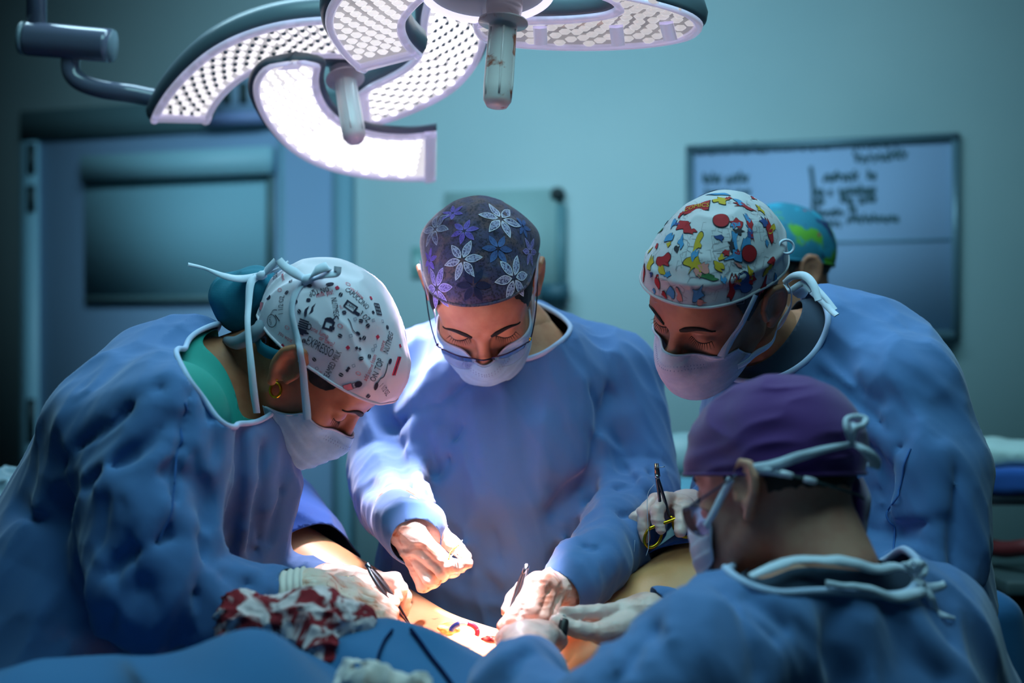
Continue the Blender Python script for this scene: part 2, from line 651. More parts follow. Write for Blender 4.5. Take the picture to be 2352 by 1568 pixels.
# door closer box and vents above, seen through the gap of the lamp's petals
cl = empty('wall_cabinet', wall_pt(540, 220))
tag(cl, 'small grey box with dark slots above the door', 'box')
part('shell', wall_box(478, 180, 600, 262, 0.0, 0.06), mat('pale_grey_plastic', srgb(120, 150, 175), 0.5), cl, False)
for x0, x1 in ((510, 530), (549, 568)):
    part('slot', wall_box(x0, 190, x1, 238, 0.06, 0.004), M_shadowgap, cl, False)
part('ledge', wall_box(470, 262, 606, 278, 0.0, 0.09), mat('ledge_plastic', srgb(120, 142, 190), 0.5), cl, False)

# the square panel behind the middle surgeon
pn = empty('wall_panel', wall_pt(1150, 560))
tag(pn, 'grey green square panel on the wall behind the flowered cap', 'panel')
part('plate', wall_box(1020, 442, 1278, 700, 0.0, 0.03), mat('panel_plastic', srgb(140, 176, 178), 0.5), pn, False)
part('rail', wall_box(1278, 470, 1294, 690, 0.0, 0.035), mat('panel_rail', srgb(92, 138, 148), 0.5), pn, False)
part('hook', lathe([(0.0, 0), (0.017, 0), (0.02, 0.01), (0.02, 0.03), (0.012, 0.045), (0, 0.045)], 20, frame_z(WN), wall_pt(1286, 447)), mat('dark_knob', srgb(28, 44, 48), 0.5), pn)
part('outlet', wall_box(1240, 652, 1300, 690, 0.03, 0.03), mat('outlet_dark', srgb(50, 92, 108), 0.5), pn, False)
sw = empty('light_switch', wall_pt(958, 602))
tag(sw, 'pale switch plate on the wall left of the flowered cap', 'switch')
bevel(part('plate', wall_box(944, 566, 976, 636, 0.0, 0.012), mat('switch_plate', srgb(110, 160, 160), 0.4), sw, False), 0.003)
bevel(part('rocker', wall_box(950, 590, 966, 616, 0.012, 0.008), mat('switch_rocker', srgb(160, 205, 205), 0.3), sw, False), 0.002)

# whiteboard
wb = empty('whiteboard', wall_pt(1890, 560))
tag(wb, 'wide whiteboard with rows of grey handwriting on the far wall', 'whiteboard')
M_board = mat('board_enamel', srgb(140, 170, 206), 0.6, spec=0.2)
M_alu = mat('board_aluminium', srgb(88, 122, 138), 0.4, metal=0.3)
Lb = wall_pt(1585, 345, 0.02); Rb = wall_pt(2195, 312, 0.02)
sL, sR = float((Lb - WO) @ WE), float((Rb - WO) @ WE)
zT = float((Lb[2] + Rb[2]) / 2); zB = float(wall_pt(2195, 768, 0.02)[2])


def board_pt(u, v, off=0.022):
    p = WO + WE * (sL + (sR - sL) * u) + WN * off
    return V3(p[0], p[1], zT + (zB - zT) * v)


def board_box(u0, v0, u1, v1, off, th):
    a, b = board_pt(u0, v0, 0), board_pt(u1, v1, 0)
    c = (a + b) / 2 + WN * (off + th / 2)
    return box_arr(c, (abs(float((b - a) @ WE)), th, abs(float(a[2] - b[2]))), WR)


part('writing_surface', board_box(0, 0, 1, 1, 0, 0.018), M_board, wb, False)
for nm, a in (('frame_rail', (-.012, -.02, 1.012, .022)), ('frame_rail', (-.012, .978, 1.012, 1.02)), ('frame_rail', (-.014, -.02, .014, 1.02)), ('frame_rail', (.986, -.02, 1.014, 1.02))):
    part(nm, board_box(*a, 0, 0.028), M_alu, wb, False)
part('pen_tray', board_box(.35, .985, 1.0, 1.03, 0, 0.06), M_alu, wb, False)
part('seam_strip', board_box(.40, .512, .985, .524, 0.018, 0.004), mat('board_seam', srgb(96, 136, 160), 0.5), wb, False)
M_ink = mat('marker_ink', srgb(48, 84, 96), 0.7)
rnd = random.Random(3)


def px_board(px, py):
    p = wall_pt(px, py, 0.02)
    return float((p - WO) @ WE), float(p[2])


def scribble(px0, px1, py, h, slope, letters, parent):
    """a line of handwriting: joined pen strokes"""
    parts = []
    x = px0; w = (px1 - px0) / letters
    for i in range(letters):
        if rnd.random() < 0.10 and i:
            x += w; continue
        tall = rnd.random() < 0.28
        n = rnd.choice([5, 6, 7]); pts = []
        ph = rnd.random() * 6
        for k in range(n):
            t = k / (n - 1)
            yy = py + slope * (x - px0) + (h * (.25 if not tall else .0) * (1 if k % 2 else 0)) + h * (0.5 + 0.45 * math.sin(ph + t * 6.5)) * (1 if k else 0.9)
            pts.append((x + w * (0.1 + 0.8 * t + 0.12 * math.sin(ph + k * 2.1)), yy))
        if tall: pts = [(x + w * .2, py + slope * (x - px0) - h * .3)] + pts
        q = []
        for a, b in spline(np.array(pts), 14):
            s, z = px_board(a, b)
            pp = WO + WE * s + WN * 0.0196
            q.append((pp[0], pp[1], z))
        parts.append(ribbon(q, WN, 0.0065, 0.0004))
        x += w
    part('handwriting', join_arrays(parts), M_ink, parent)


for a in ((1600, 1672, 338, 16, -.045, 8), (1690, 1762, 331, 20, -.045, 7), (1782, 1850, 330, 15, -.045, 7), (1862, 1908, 326, 17, -.045, 4),
          (1956, 2060, 322, 18, -.05, 8), (1960, 2084, 352, 20, -.05, 9), (1614, 1720, 402, 20, -.04, 10), (1620, 1724, 436, 16, -.04, 9),
          (1890, 2012, 398, 18, -.04, 12), (1874, 1912, 432, 18, -.04, 4), (1926, 2012, 430, 18, -.04, 9), (1874, 1912, 456, 16, -.04, 4), (1930, 2012, 452, 16, -.04, 8),
          (1876, 1938, 482, 14, -.03, 7), (1950, 1966, 472, 16, -.03, 2), (1876, 1932, 506, 14, -.03, 5), (1944, 2064, 496, 16, -.03, 12)):
    scribble(*a, wb)
q = []
for px, py in ((1862, 382), (1868, 440), (1866, 520)):
    s, z = px_board(px, py); pp = WO + WE * s + WN * 0.0196; q.append((pp[0], pp[1], z))
part('column_line', ribbon(spline(q, 12), WN, 0.011, 0.0004), M_ink, wb)

# baseboards
struct('baseboard_back', box_arr(tuple((WC_L + WC_R)[:2] / 2 + WN[:2] * 0.008) + (0.06,), (3.5, 0.016, 0.12), WR), M_trim, 'dark skirting along the far wall')

# ------------------------------------------------------------------ people: shared anatomy
def rot_ypr(y, p, r):
    y, p, r = np.radians([y, p, r]); c, s = np.cos, np.sin
    Rz = np.array([[c(y), -s(y), 0], [s(y), c(y), 0], [0, 0, 1]])
    Rx = np.array([[1, 0, 0], [0, c(p), -s(p)], [0, s(p), c(p)]])
    Ry = np.array([[c(r), 0, s(r)], [0, 1, 0], [-s(r), 0, c(r)]])
    return (Rz @ Rx @ Ry).astype(np.float32)


EAR = [(0.079, 0.004, 0.012), (0.082, 0.0, 0.027), (0.086, -0.011, 0.034), (0.089, -0.023, 0.030), (0.089, -0.029, 0.015), (0.086, -0.025, -0.002), (0.081, -0.016, -0.016), (0.077, -0.008, -0.028)]


def head_local(P, ears=True, smile=0):
    """a human head, face towards +y, ear canals on the x axis (metres)"""
    A = P.copy(); A[:, 0] = np.abs(A[:, 0])
    d = ell(P, (0, -0.012, 0.045), (0.074, 0.092, 0.082))
    d = smin(d, ell(P, (0, 0.036, -0.02), (0.062, 0.058, 0.085)), 0.03)
    d = smin(d, ell(P, (0, 0.045, 0.045), (0.061, 0.052, 0.058)), 0.02)          # forehead
    d = smin(d, rc(A, (0.05, 0.0, -0.045), (0.024, 0.062, -0.088), 0.017, 0.018), 0.025)   # jaw
    d = smin(d, ell(P, (0, 0.070, -0.094), (0.022, 0.019, 0.017)), 0.018)          # chin
    d = smin(d, ell(A, (0.044, 0.060, -0.022), (0.018, 0.019, 0.014)), 0.018)     # cheekbone
    d = smin(d, rc(A, (0.012, 0.088, 0.016), (0.046, 0.074, 0.020), 0.007, 0.006), 0.014)  # brow ridge
    d = smax(d, -ell(A, (0.031, 0.098, -0.001), (0.019, 0.019, 0.0125)), 0.012)   # eye sockets
    d = smin(d, ell(A, (0.032, 0.0755, 0.001), (0.0155, 0.0125, 0.0115)), 0.0035)  # closed lids
    # nose
    n = rc(P, (0, 0.090, 0.010), (0, 0.107, -0.028), 0.0062, 0.0098)
    n = smin(n, ell(A, (0.0125, 0.098, -0.033), (0.0075, 0.010, 0.0075)), 0.006)
    n = smax(n, -ell(A, (0.0065, 0.103, -0.043), (0.0038, 0.006, 0.005)), 0.004)
    d = smin(d, n, 0.009)
    # mouth
    lip = np.minimum(ell(P, (0, 0.088, -0.058), (0.022, 0.008, 0.005)), ell(P, (0, 0.087, -0.068), (0.019, 0.009, 0.006)))
    d = smin(d, lip, 0.007)
    if ears:
        pan = ell(A, (0.0825, -0.013, 0.006), (0.0055, 0.019, 0.029), EARR)
        pan = smax(pan, -ell(A, (0.090, -0.010, 0.004), (0.0085, 0.011, 0.017), EARR), 0.004)
        rim = chain(A, EAR, [0.0038, 0.0044, 0.0048, 0.0046, 0.0044, 0.0044, 0.005, 0.0062])
        e = smin(pan, rim, 0.004)
        e = smin(e, rc(A, (0.079, 0.006, 0.004), (0.080, 0.004, -0.010), 0.004, 0.0042), 0.004)  # tragus
        d = smin(d, e, 0.006)
    return d


_a, _b = math.radians(24), math.radians(12)
EARR = (np.array([[math.cos(_a), -math.sin(_a), 0], [math.sin(_a), math.cos(_a), 0], [0, 0, 1]]) @ np.array([[1, 0, 0], [0, math.cos(_b), -math.sin(_b)], [0, math.sin(_b), math.cos(_b)]])).astype(np.float32)


class Head:
    def __init__(s, ypr, px, py, D, sc):
        s.R = rot_ypr(*ypr); s.C = U(px, py, D); s.sc = sc

    def loc(s, P): return ((P - s.C) @ s.R) / s.sc

    def wld(s, L): return (np.atleast_2d(np.asarray(L, np.float32)) * s.sc) @ s.R.T + s.C

    def w1(s, *L): return s.wld([L])[0]

    def sdf(s, P, ears=True): return head_local(s.loc(P), ears) * s.sc

    def box(s, m=0.17): return s.C - m, s.C + m


def outward(f, pts, off):
    """push points onto the offset surface of f"""
    p = np.asarray(pts, np.float32).copy()
    for _ in range(6):
        d = f(p) - off
        p = p - d[:, None] * 0.9 * grad(f, p, 0.003)
    return p


def wrap(pts, f, off, n=40, it=2):
    """a line that hugs the surface f from outside (never sinks below off)"""
    p = spline(pts, n) if len(pts) > 2 else resample(pts, n=n)
    for _ in range(4):
        d = f(p)
        p = p + np.maximum(off - d, 0)[:, None] * grad(f, p, 0.003)
    return smooth_line(p, it)


SKIN = {}


def skin(name, c, c2):
    return mat(name, c, 0.48, mottling=[(38, c2, .4, .72)], bump=(420, 0.10, 'noise'), sss=0.12, spec=0.4)


S_center = skin('skin_center', srgb(196, 140, 108), srgb(180, 118, 90))
S_left = skin('skin_left', srgb(168, 110, 80), srgb(152, 92, 66))
S_right = skin('skin_right', srgb(164, 112, 86), srgb(146, 94, 72))
S_near = skin('skin_near', srgb(206, 150, 130), srgb(196, 128, 112))
S_back = skin('skin_back', srgb(170, 115, 90), srgb(150, 98, 76))
M_brow = mat('eyebrow_hair', srgb(30, 20, 18), 0.8)
M_hair = mat('dark_hair', srgb(18, 14, 14), 0.6, bump=(220, 0.5, 'noise'), noise=(120, srgb(36, 28, 26), .4, .7))
GOWN_C = srgb(80, 117, 170)
M_gown = mat('gown_cloth', GOWN_C, 0.82, noise=(5, srgb(76, 112, 165), .35, .65), bump=(700, 0.05, 'weave'), sheen=0.25, spec=0.2)
M_seam = mat('gown_seam', srgb(44, 92, 158), 0.85)
M_bind = mat('pale_binding', srgb(176, 192, 226), 0.8, bump=(500, 0.2, 'weave'))
M_glove = mat('latex_glove', srgb(232, 196, 188), 0.38, mottling=[(26, srgb(214, 160, 146), .5, .72)], bump=(90, 0.35, 'noise'), sss=0.08, spec=0.5)
M_bglove = mat('bloodied_latex_glove', srgb(232, 202, 188), 0.33, mottling=[(22, srgb(212, 160, 136), .48, .7)], stain=[(30, srgb(198, 116, 84), .54, .70, 1.2), (80, srgb(140, 40, 30), .70, .76, .6)], bump=(90, 0.4, 'noise'), sss=0.08, spec=0.5)
M_cuff = mat('glove_cuff', srgb(232, 214, 206), 0.5, bump=(120, 0.2, 'noise'))
M_mask = mat('mask_fleece', srgb(158, 200, 226), 0.85, noise=(60, srgb(150, 192, 220), .4, .6), bump=(600, 0.15, 'noise'), spec=0.2)
M_strap = mat('mask_tape', srgb(206, 216, 236), 0.8, bump=(600, 0.3, 'weave'))
M_mstitch = mat('mask_stitching', srgb(118, 140, 186), 0.8)


def fold_noise(P, axes, scales, seed=0.0, warp=0.35):
    """ridged folds: axes rows = directions, scales = size along each"""
    Q = (P @ np.asarray(axes, np.float32).T) / np.asarray(scales, np.float32) + seed
    w = noise3(Q * 0.7 + 11.3)
    Q = Q + warp * (w[:, None] - 0.5) * 2
    n = noise3(Q)
    r = 1 - np.abs(2 * n - 1)
    return 0.75 * r + 0.25 * r * r - 0.05


def crumple(P, axes, scales, seed=0.0):
    """cells with hollow middles and sharp straight crests between them, drawn out along the first axis"""
    Q = (P @ np.asarray(axes, np.float32).T) / np.asarray(scales, np.float32) + seed
    Q = Q + 0.30 * (np.stack([noise3(Q * .6 + 3), noise3(Q * .6 + 9), noise3(Q * .6 + 17)], 1) - .5)
    b = np.floor(Q - 0.5).astype(np.int32)
    best = np.full(len(Q), 9.0, np.float32)
    for i in (0, 1):
        for j in (0, 1):
            for k in (0, 1):
                c = b + np.array([i, j, k])
                m = c & 31
                jit = np.stack([_TAB[m[:, 0], m[:, 1], m[:, 2]], _TAB[m[:, 1], m[:, 2], m[:, 0]], _TAB[m[:, 2], m[:, 0], m[:, 1]]], 1)
                v = Q - (c + 0.5 + 0.7 * (jit - .5))
                best = np.minimum(best, (v * v).sum(1))
    return best


def ortho(d):
    """axes with d first"""
    d = np.asarray(d, np.float32); d = d / np.linalg.norm(d)
    up = V3(0, 1, 0) if abs(d[1]) < .9 else V3(1, 0, 0)
    u = np.cross(d, up); u /= np.linalg.norm(u)
    return np.stack([d, u, np.cross(d, u)])


def prism(px, D):
    """signed distance to a vertical-sided prism (through the depth) whose outline is given by pixels at depth D"""
    q = np.array([U(x, y, D)[[0, 2]] for x, y in px], np.float32)
    q = smooth_line(resample(q, n=60, closed=True), 4, True)

    def f(P):
        p = P[:, [0, 2]]
        d = np.full(len(p), 1e9, np.float32); s = np.ones(len(p), np.float32)
        n = len(q)
        for i in range(n):
            a, b = q[i], q[i - 1]
            e = b - a; w = p - a
            t = np.clip((w @ e) / float(e @ e), 0, 1)[:, None]
            d = np.minimum(d, ((w - e * t) ** 2).sum(1))
            c1 = p[:, 1] >= a[1]; c2 = p[:, 1] < b[1]; c3 = e[0] * w[:, 1] > e[1] * w[:, 0]
            fl = (c1 & c2 & c3) | (~c1 & ~c2 & ~c3)
            s = np.where(fl, -s, s)
        return s * np.sqrt(d)
    return f


def rand_creases(seed, box, ang, n, length, amp, w, spread=18):
    """short straight folds scattered over a region of the garment"""
    r = random.Random(seed); out = []
    x0, y0, x1, y1 = box
    for i in range(n):
        x, y = r.uniform(x0, x1), r.uniform(y0, y1)
        a = math.radians(ang + r.uniform(-spread, spread)); L = length * r.uniform(.6, 1.3)
        dx, dy = math.cos(a) * L / 2, math.sin(a) * L / 2; b = r.uniform(-.08, .08) * L
        out.append(([(x - dx, y - dy), (x - dy * b / L, y + dx * b / L), (x + dx, y + dy)], amp * r.choice([-1, 1, 1]) * r.uniform(.6, 1.2), w * r.uniform(.7, 1.3)))
    return out


class Gown:
    """a loose surgical gown: base volume + folds + creases traced as polylines lying on the base volume"""
    def __init__(s, base, folds, creases, D0=1.2, D1=3.2, wr=(0.004, 0.09), cru=()):
        s.base, s.folds, s.cru = base, folds, cru
        s.wr = wr
        s.cr = []
        for px, amp, w in creases:
            pts = pick(px, base, D0, D1)
            pts = spline(pts, 12) if len(pts) > 2 else resample(pts, n=6)
            s.cr.append((pts, amp, w, pts.min(0) - 4 * w, pts.max(0) + 4 * w))

    def __call__(s, P):
        d = s.base(P)
        near = np.abs(d) < 0.034
        if near.any():
            Q = P[near]; e = np.zeros(len(Q), np.float32)
            for ax, sc, amp, seed in s.folds:
                e += amp * (fold_noise(Q, ax, sc, seed) - 0.33)
            for ax, sc, amp, seed in s.cru:
                e += amp * (crumple(Q, ax, sc, seed) - 0.25)
            e += s.wr[0] * (noise3(Q / s.wr[1] + 3.1) - .5)
            for pts, amp, w, lo, hi in s.cr:
                m = ((Q > lo) & (Q < hi)).all(1)
                if m.any():
                    x = polydist(Q[m], pts) / (w * 0.72)
                    e[m] += np.clip(amp * 1.4, -0.024, 0.024) * np.exp(0.18 - np.sqrt(x * x + 0.032))
            d = d.copy(); d[near] -= e
        return d


def make_person(name, label, base_xyz, H, neck, gown, gbase, skinm, legs, gbox, h=0.0055, hem=0.42, cutters=(), torso_in=0.022, res=0.0026, chest=None):
    """root mesh = the body (head, neck, trunk, arms, legs); the gown is a child"""
    hs = H.sdf

    def upper(P):
        d = hs(P)
        d = smin(d, chain(P, neck[0], neck[1]), 0.025)
        return d
    lo, hi = H.box(0.175)
    lo = np.minimum(lo, np.min(neck[0], 0) - 0.03); hi = np.maximum(hi, np.max(neck[0], 0) + 0.03)
    Vh, Fh = surface(upper, lo, hi, res)

    def trunk(P):
        d = gbase(P) + torso_in
        d = smin(d, chain(P, neck[0], [r * .9 for r in neck[1]]), 0.03)
        for l in legs:
            d = smin(d, chain(P, l, [0.085, 0.06, 0.045, 0.035]), 0.05)
            d = smin(d, rc(P, l[-1] + V3(0, 0, -.02), l[-1] + V3(*(l[-1] - l[-2])[:2], 0) * .3 + V3(0, -.12, -0.03), 0.042, 0.035), 0.02)
        return d
    lo2, hi2 = np.array(gbox[0], np.float32), np.array(gbox[1], np.float32)
    lo2 = lo2.copy(); lo2[2] = -0.03
    Vt, Ft = surface(trunk, lo2, hi2, 0.016, B=6)
    V, F = join_arrays([(Vh, Fh), (Vt, Ft)])
    root = link(name, mesh_np(name, V - np.asarray(base_xyz, np.float32), F), skinm)
    root.location = [float(x) for x in base_xyz]
    tag(root, label, 'person')
    bpy.context.view_layer.update()
    # the gown
    lo2[2] = hem - 0.03
    Vg, Fg = surface(gown, lo2, hi2, h)
    c = hem - Vg[:, 2]
    for cut in cutters:
        c = np.maximum(c, -cut(Vg))
    Vc, Tc, loops = clip_mesh(Vg, Fg, c)
    g = link('gown', mesh_np('gown', Vc, Tc), M_gown, root)
    solid(g, 0.0014, -1)
    return root, g, loops, upper


def binding(loops, parent, r=0.004, name='neck_binding', m=None, zmin=0.8, near=None, rad=0.2):
    for lp in loops:
        if lp[:, 2].mean() < zmin or len(lp) < 20: continue
        if near is not None and np.linalg.norm(lp.mean(0) - near) > rad: continue
        cl = np.linalg.norm(lp[0] - lp[-1]) < 0.02
        p = resample(lp, step=0.008)
        p = smooth_line(p, 6, closed=cl)
        part(name, tube(p, r, 8, closed=cl), m or M_bind, parent)


def hem_fn(H, px, f=None):
    """least-squares hem surface z = a + b y + c y^2 + d x through points seen on the head"""
    f = f or (lambda P: H.sdf(P, False) - 0.008)
    L = H.loc(pick(px, f, 1.0, 3.2))
    A = np.stack([np.ones(len(L)), L[:, 1], L[:, 1] ** 2], 1)
    A = np.concatenate([A, np.eye(3)[1:] * .05]); y = np.concatenate([L[:, 2], [0.1 * .05 * 0, 0]])
    k = np.linalg.lstsq(A, y, rcond=None)[0]
    return k.astype(np.float32)


def make_cap(H, shape, hemk, material, parent, name='surgical_cap', res=0.003, ext=0.06, extra_cut=None, rim=0.0022, rim_m=None, hem_c=None):
    lo, hi = H.box(0.16 + ext)
    Vc, F = surface(shape, lo, hi, res)
    if hem_c is not None:
        c = hem_c(Vc)
    else:
        L = H.loc(Vc)
        c = (hemk[0] + hemk[1] * L[:, 1] + hemk[2] * L[:, 1] ** 2) - L[:, 2]
    if extra_cut is not None: c = np.maximum(c, extra_cut(Vc))
    V, T, loops = clip_mesh(Vc, F, c)
    o = link(name, mesh_np(name, V, T), material, parent)
    solid(o, 0.0016, -1)
    for lp in loops[:1]:
        p = smooth_line(resample(lp, step=0.005), 2, True)
        part('cap_hem', tube(p, rim, 8, closed=True), rim_m or material, o)
    return o, loops


def mask_local(P):
    """outside of a pleated face mask over nose and chin"""
    d = ell(P, (0, 0.040, -0.045), (0.060, 0.058, 0.072))
    d = smin(d, rc(P, (0, 0.092, -0.012), (0, 0.108, -0.034), 0.009, 0.013), 0.03)
    d = smin(d, ell(P, (0, 0.074, -0.080), (0.034, 0.030, 0.034)), 0.04)
    return d - 0.0025 - 0.0035 * np.clip((-0.026 - P[:, 2]) / 0.02, 0, 1)


def make_mask(H, parent, top=(-0.014, -0.010), bot=(-0.122, 0.045), side=0.022, pleat=0.0022, pl_ax=(0, 0.25, 1), m=None, seed=0.0, sidek=0.0, botk=None, bow=0.012, bowz=(-0.11, -0.02)):
    def f(P):
        L = H.loc(P)
        d = smin(mask_local(L), head_local(L, False) - 0.002, 0.004)
        q = L @ np.array(pl_ax, np.float32)
        w = noise3(L / 0.03 + 5 + seed) - .5
        fr = np.mod(q / 0.017 + 0.25 * w, 1.0)
        d = d - pleat * (fr * np.clip((1 - fr) / 0.12, 0, 1)) - 0.002 * w - 0.0006 * (noise3(L / 0.012 + seed) - .5)
        return d * H.sc
    lo, hi = H.box(0.17)
    V, F = surface(f, lo, hi, 0.0026)
    L = H.loc(V)
    ax = np.abs(L[:, 0])
    ct = L[:, 2] - (top[0] + top[1] * np.clip(ax / 0.05, 0, 1.6) - 0.004 * np.clip(1 - ax / 0.012, 0, 1) * 0)
    cb = bot[0] + bot[1] * np.clip(ax / 0.06, 0, 2) ** 2 + 0.25 * np.clip(0.06 - L[:, 1], 0, 1) - L[:, 2]
    if botk: cb = botk[0] + botk[1] * L[:, 1] - L[:, 2]
    cs = (side + sidek * L[:, 2] + bow * np.sin(np.clip((L[:, 2] - bowz[0]) / (bowz[1] - bowz[0]), 0, 1) * math.pi)) - L[:, 1]
    c = np.maximum(np.maximum(ct, cb), cs)
    Vc, T, loops = clip_mesh(V, F, c)
    o = link('face_mask', mesh_np('face_mask', Vc, T), m or M_mask, parent)
    solid(o, 0.0012, 1)
    lp = loops[0]
    part('mask_edge', tube(smooth_line(resample(lp, step=0.005), 4, True), 0.0016, 6, closed=True), M_strap, o)
    return o, f


def mask_stitch(H, f, parent, z=-0.024, x=0.04, n=26, name='mask_stitching', k=-0.010):
    """the rows of little welds under the nose wire"""
    parts = []
    for row in (0, 1):
        for i in range(n):
            u = -x + 2 * x * i / (n - 1)
            p0 = V3(u, 0.13 - 0.9 * abs(u), z - 0.0045 * row + k * min(abs(u) / 0.05, 1.6))
            P = H.wld([p0])
            P = outward(f, P, 0.0008)
            g = grad(f, P, 0.003)[0]
            R = frame_z(g)
            parts.append(box_arr(P[0], (0.0012, 0.0022, 0.0009), np.stack([H.R[:, 0], np.cross(g, H.R[:, 0]), g], 1)))
    o = part(name, join_arrays(parts), M_mstitch, parent, False)
    tag(o, kind='stuff')


def strip(name, px_or_pts, f, off, w, m, parent, n=40, D0=1.0, D1=3.2, world=False, t=0.0007):
    pts = np.asarray(px_or_pts, np.float32) if world else pick(px_or_pts, f, D0, D1)
    p = wrap(pts, f, off, n)
    nr = grad(f, p, 0.004)
    return part(name, ribbon(p, nr, w, t), m, parent)


def free_strip(name, pts, nrm, w, m, parent, n=24):
    p = spline(np.asarray(pts, np.float32), n)
    return part(name, ribbon(p, nrm, w, 0.0006), m, parent)


def brow_hair(H, parent, sides=(1, -1), lift=0.0, thick=0.0085):
    for s in sides:
        pts = [(s * .013, .097, .0175 + lift), (s * .024, .095, .0215 + lift), (s * .037, .088, .0235 + lift), (s * .050, .074, .0185 + lift)]
        P = H.wld(spline(np.array(pts), 24)); f = H.sdf
        P = outward(f, P, 0.0006); n = grad(f, P, 0.003)
        part('eyebrow', ribbon(P, n, [.004, thick, thick * .9, thick * .6, .0015], 0.0007), M_brow, parent)
        # lashes along the closed lid
        lp = []
        for k in range(13):
            u = -1 + 2 * k / 12
            lp.append((s * (0.032 + u * 0.0145), 0.0885 - 0.006 * u * u - 0.004 * max(u, 0), -0.0062 + 0.005 * u * u * 0.7))
        L = outward(f, H.wld(lp), 0.0004)
        n2 = grad(f, L, 0.003)
        pr = [tube(L, [.0004, .0009, .0009, .0004], 6)]
        for k in range(13):
            u = -1 + 2 * k / 12
            tip = L[k] + n2[k] * 0.0055 + H.R @ V3(s * u * 0.003, 0.001, -0.0042) * 1.0
            pr.append(tube(resample([L[k], tip], n=3), [.0005, .00012], 4))
        part('eyelashes', join_arrays(pr), M_brow, parent)


def blob(P, c, r): return np.linalg.norm(P - c, axis=1) - r

# ------------------------------------------------------------------ middle surgeon
Hc = Head((181.6, -55.0, 6.0), 1108.2, 662.0, 2.19, 1.06)
cN = U(1165, 800, 2.30)


def cbase(P):
    d = ell(P, U(1168, 1010, 2.30), (0.176, 0.118, 0.225))
    d = smin(d, ell(P, U(1160, 1290, 2.31), (0.19, 0.13, 0.26)), 0.08)
    d = smin(d, ell(P, U(1160, 1620, 2.34), (0.235, 0.16, 0.32)), 0.1)
    d = smin(d, chain(P, [U(955, 842, 2.37), U(1170, 800, 2.38), U(1400, 855, 2.37)], [0.062, 0.080, 0.062]), 0.05)
    d = smin(d, chain(P, [U(936, 866, 2.36), U(888, 1080, 2.32), U(896, 1140, 2.22), U(950, 1212, 1.99)], [0.062, 0.057, 0.055, 0.038]), 0.03)
    d = smin(d, chain(P, [U(1412, 872, 2.36), U(1462, 1120, 2.30), U(1432, 1246, 2.11), U(1300, 1352, 1.93)], [0.066, 0.064, 0.050, 0.036]), 0.03)
    return d


c_creases = [
    ([(1395, 905), (1372, 1000), (1352, 1085), (1300, 1140)], -0.028, 0.016),
    ([(1330, 880), (1330, 980), (1342, 1070)], 0.010, 0.014),
    ([(1345, 1095), (1300, 1130), (1270, 1170)], -0.016, 0.012),
    ([(925, 950), (990, 890), (1060, 850)], 0.012, 0.014),
    ([(905, 985), (1000, 930), (1070, 880)], -0.014, 0.012),
    ([(900, 1010), (960, 985), (1020, 900)], 0.014, 0.012),
    ([(930, 1060), (985, 1020), (1010, 990)], 0.010, 0.010),
    ([(1000, 1080), (990, 1010)], -0.010, 0.012),
    ([(1012, 1150), (1060, 1060), (1100, 950)], 0.013, 0.014),
    ([(985, 1150), (1030, 1060), (1060, 980)], -0.010, 0.012),
    ([(1090, 1180), (1115, 1050), (1130, 930)], 0.008, 0.014),
    ([(905, 980), (925, 1080), (965, 1150)], -0.016, 0.012),
    ([(1090, 1130), (1180, 1160), (1300, 1130)], 0.006, 0.016),
    ([(1240, 980), (1290, 1040), (1320, 1080)], 0.010, 0.016),
    ([(1000, 1190), (1080, 1260), (1150, 1320), (1200, 1350)], 0.010, 0.014),
    ([(1010, 1220), (1080, 1300), (1180, 1345)], -0.009, 0.012),
    ([(1290, 1200), (1240, 1270), (1160, 1330)], 0.008, 0.014),
    ([(1000, 1330), (1090, 1380), (1200, 1390)], 0.007, 0.014),
    ([(845, 1110), (900, 1130), (980, 1125)], -0.012, 0.012),
    ([(850, 1160), (900, 1145), (960, 1140)], 0.010, 0.012),
    ([(1400, 1195), (1412, 1250), (1390, 1320)], 0.014, 0.010),
    ([(1290, 1240), (1350, 1235), (1400, 1230)], 0.010, 0.010),
    ([(1280, 1275), (1340, 1262), (1395, 1268)], -0.011, 0.009),
    ([(1330, 1300), (1380, 1290)], 0.008, 0.009),
    ([(1420, 1190), (1480, 1180), (1530, 1165)], -0.012, 0.012),
    ([(1440, 960), (1470, 1050), (1480, 1120)], 0.009, 0.016),
    ([(1365, 1150), (1430, 1120), (1490, 1090)], -0.010, 0.012),
]
cgown = Gown(cbase, [(ortho((0.05, 0.1, -1)), (0.40, 0.085, 0.085), 0.011, 2.0), (ortho((0.35, 0.1, -1)), (0.34, 0.042, 0.042), 0.0055, 17.0)], c_creases + rand_creases(1, (880, 880, 1480, 1400), 80, 26, 150, 0.005, 0.014) + rand_creases(2, (1320, 900, 1520, 1330), 60, 10, 110, 0.006, 0.012), 1.6, 2.7, cru=[(ortho((0.28, 0.1, -1)), (0.20, 0.075, 0.085), 0.017, 99.3), (ortho((0.28, 0.1, -1)), (0.10, 0.035, 0.04), 0.005, 106.7)])
c_neck_cut = lambda P: ell(P, U(1187, 752, 2.265), (0.088, 0.10, 0.05), rot_ypr(0, 14, -8))
c_wrist1 = U(948, 1212, 1.99); c_wrist2 = U(1300, 1352, 1.93)
c_cut1 = lambda P: blob(P, c_wrist1 + V3(0.006, -0.026, -0.016), 0.036)
c_cut2 = lambda P: blob(P, c_wrist2 + V3(-0.022, -0.02, -0.012), 0.040)
cneck = ([Hc.w1(0, -0.03, -0.02), Hc.w1(0, -0.055, -0.10), U(1188, 775, 2.31), U(1185, 850, 2.33)], [0.054, 0.054, 0.062, 0.09])
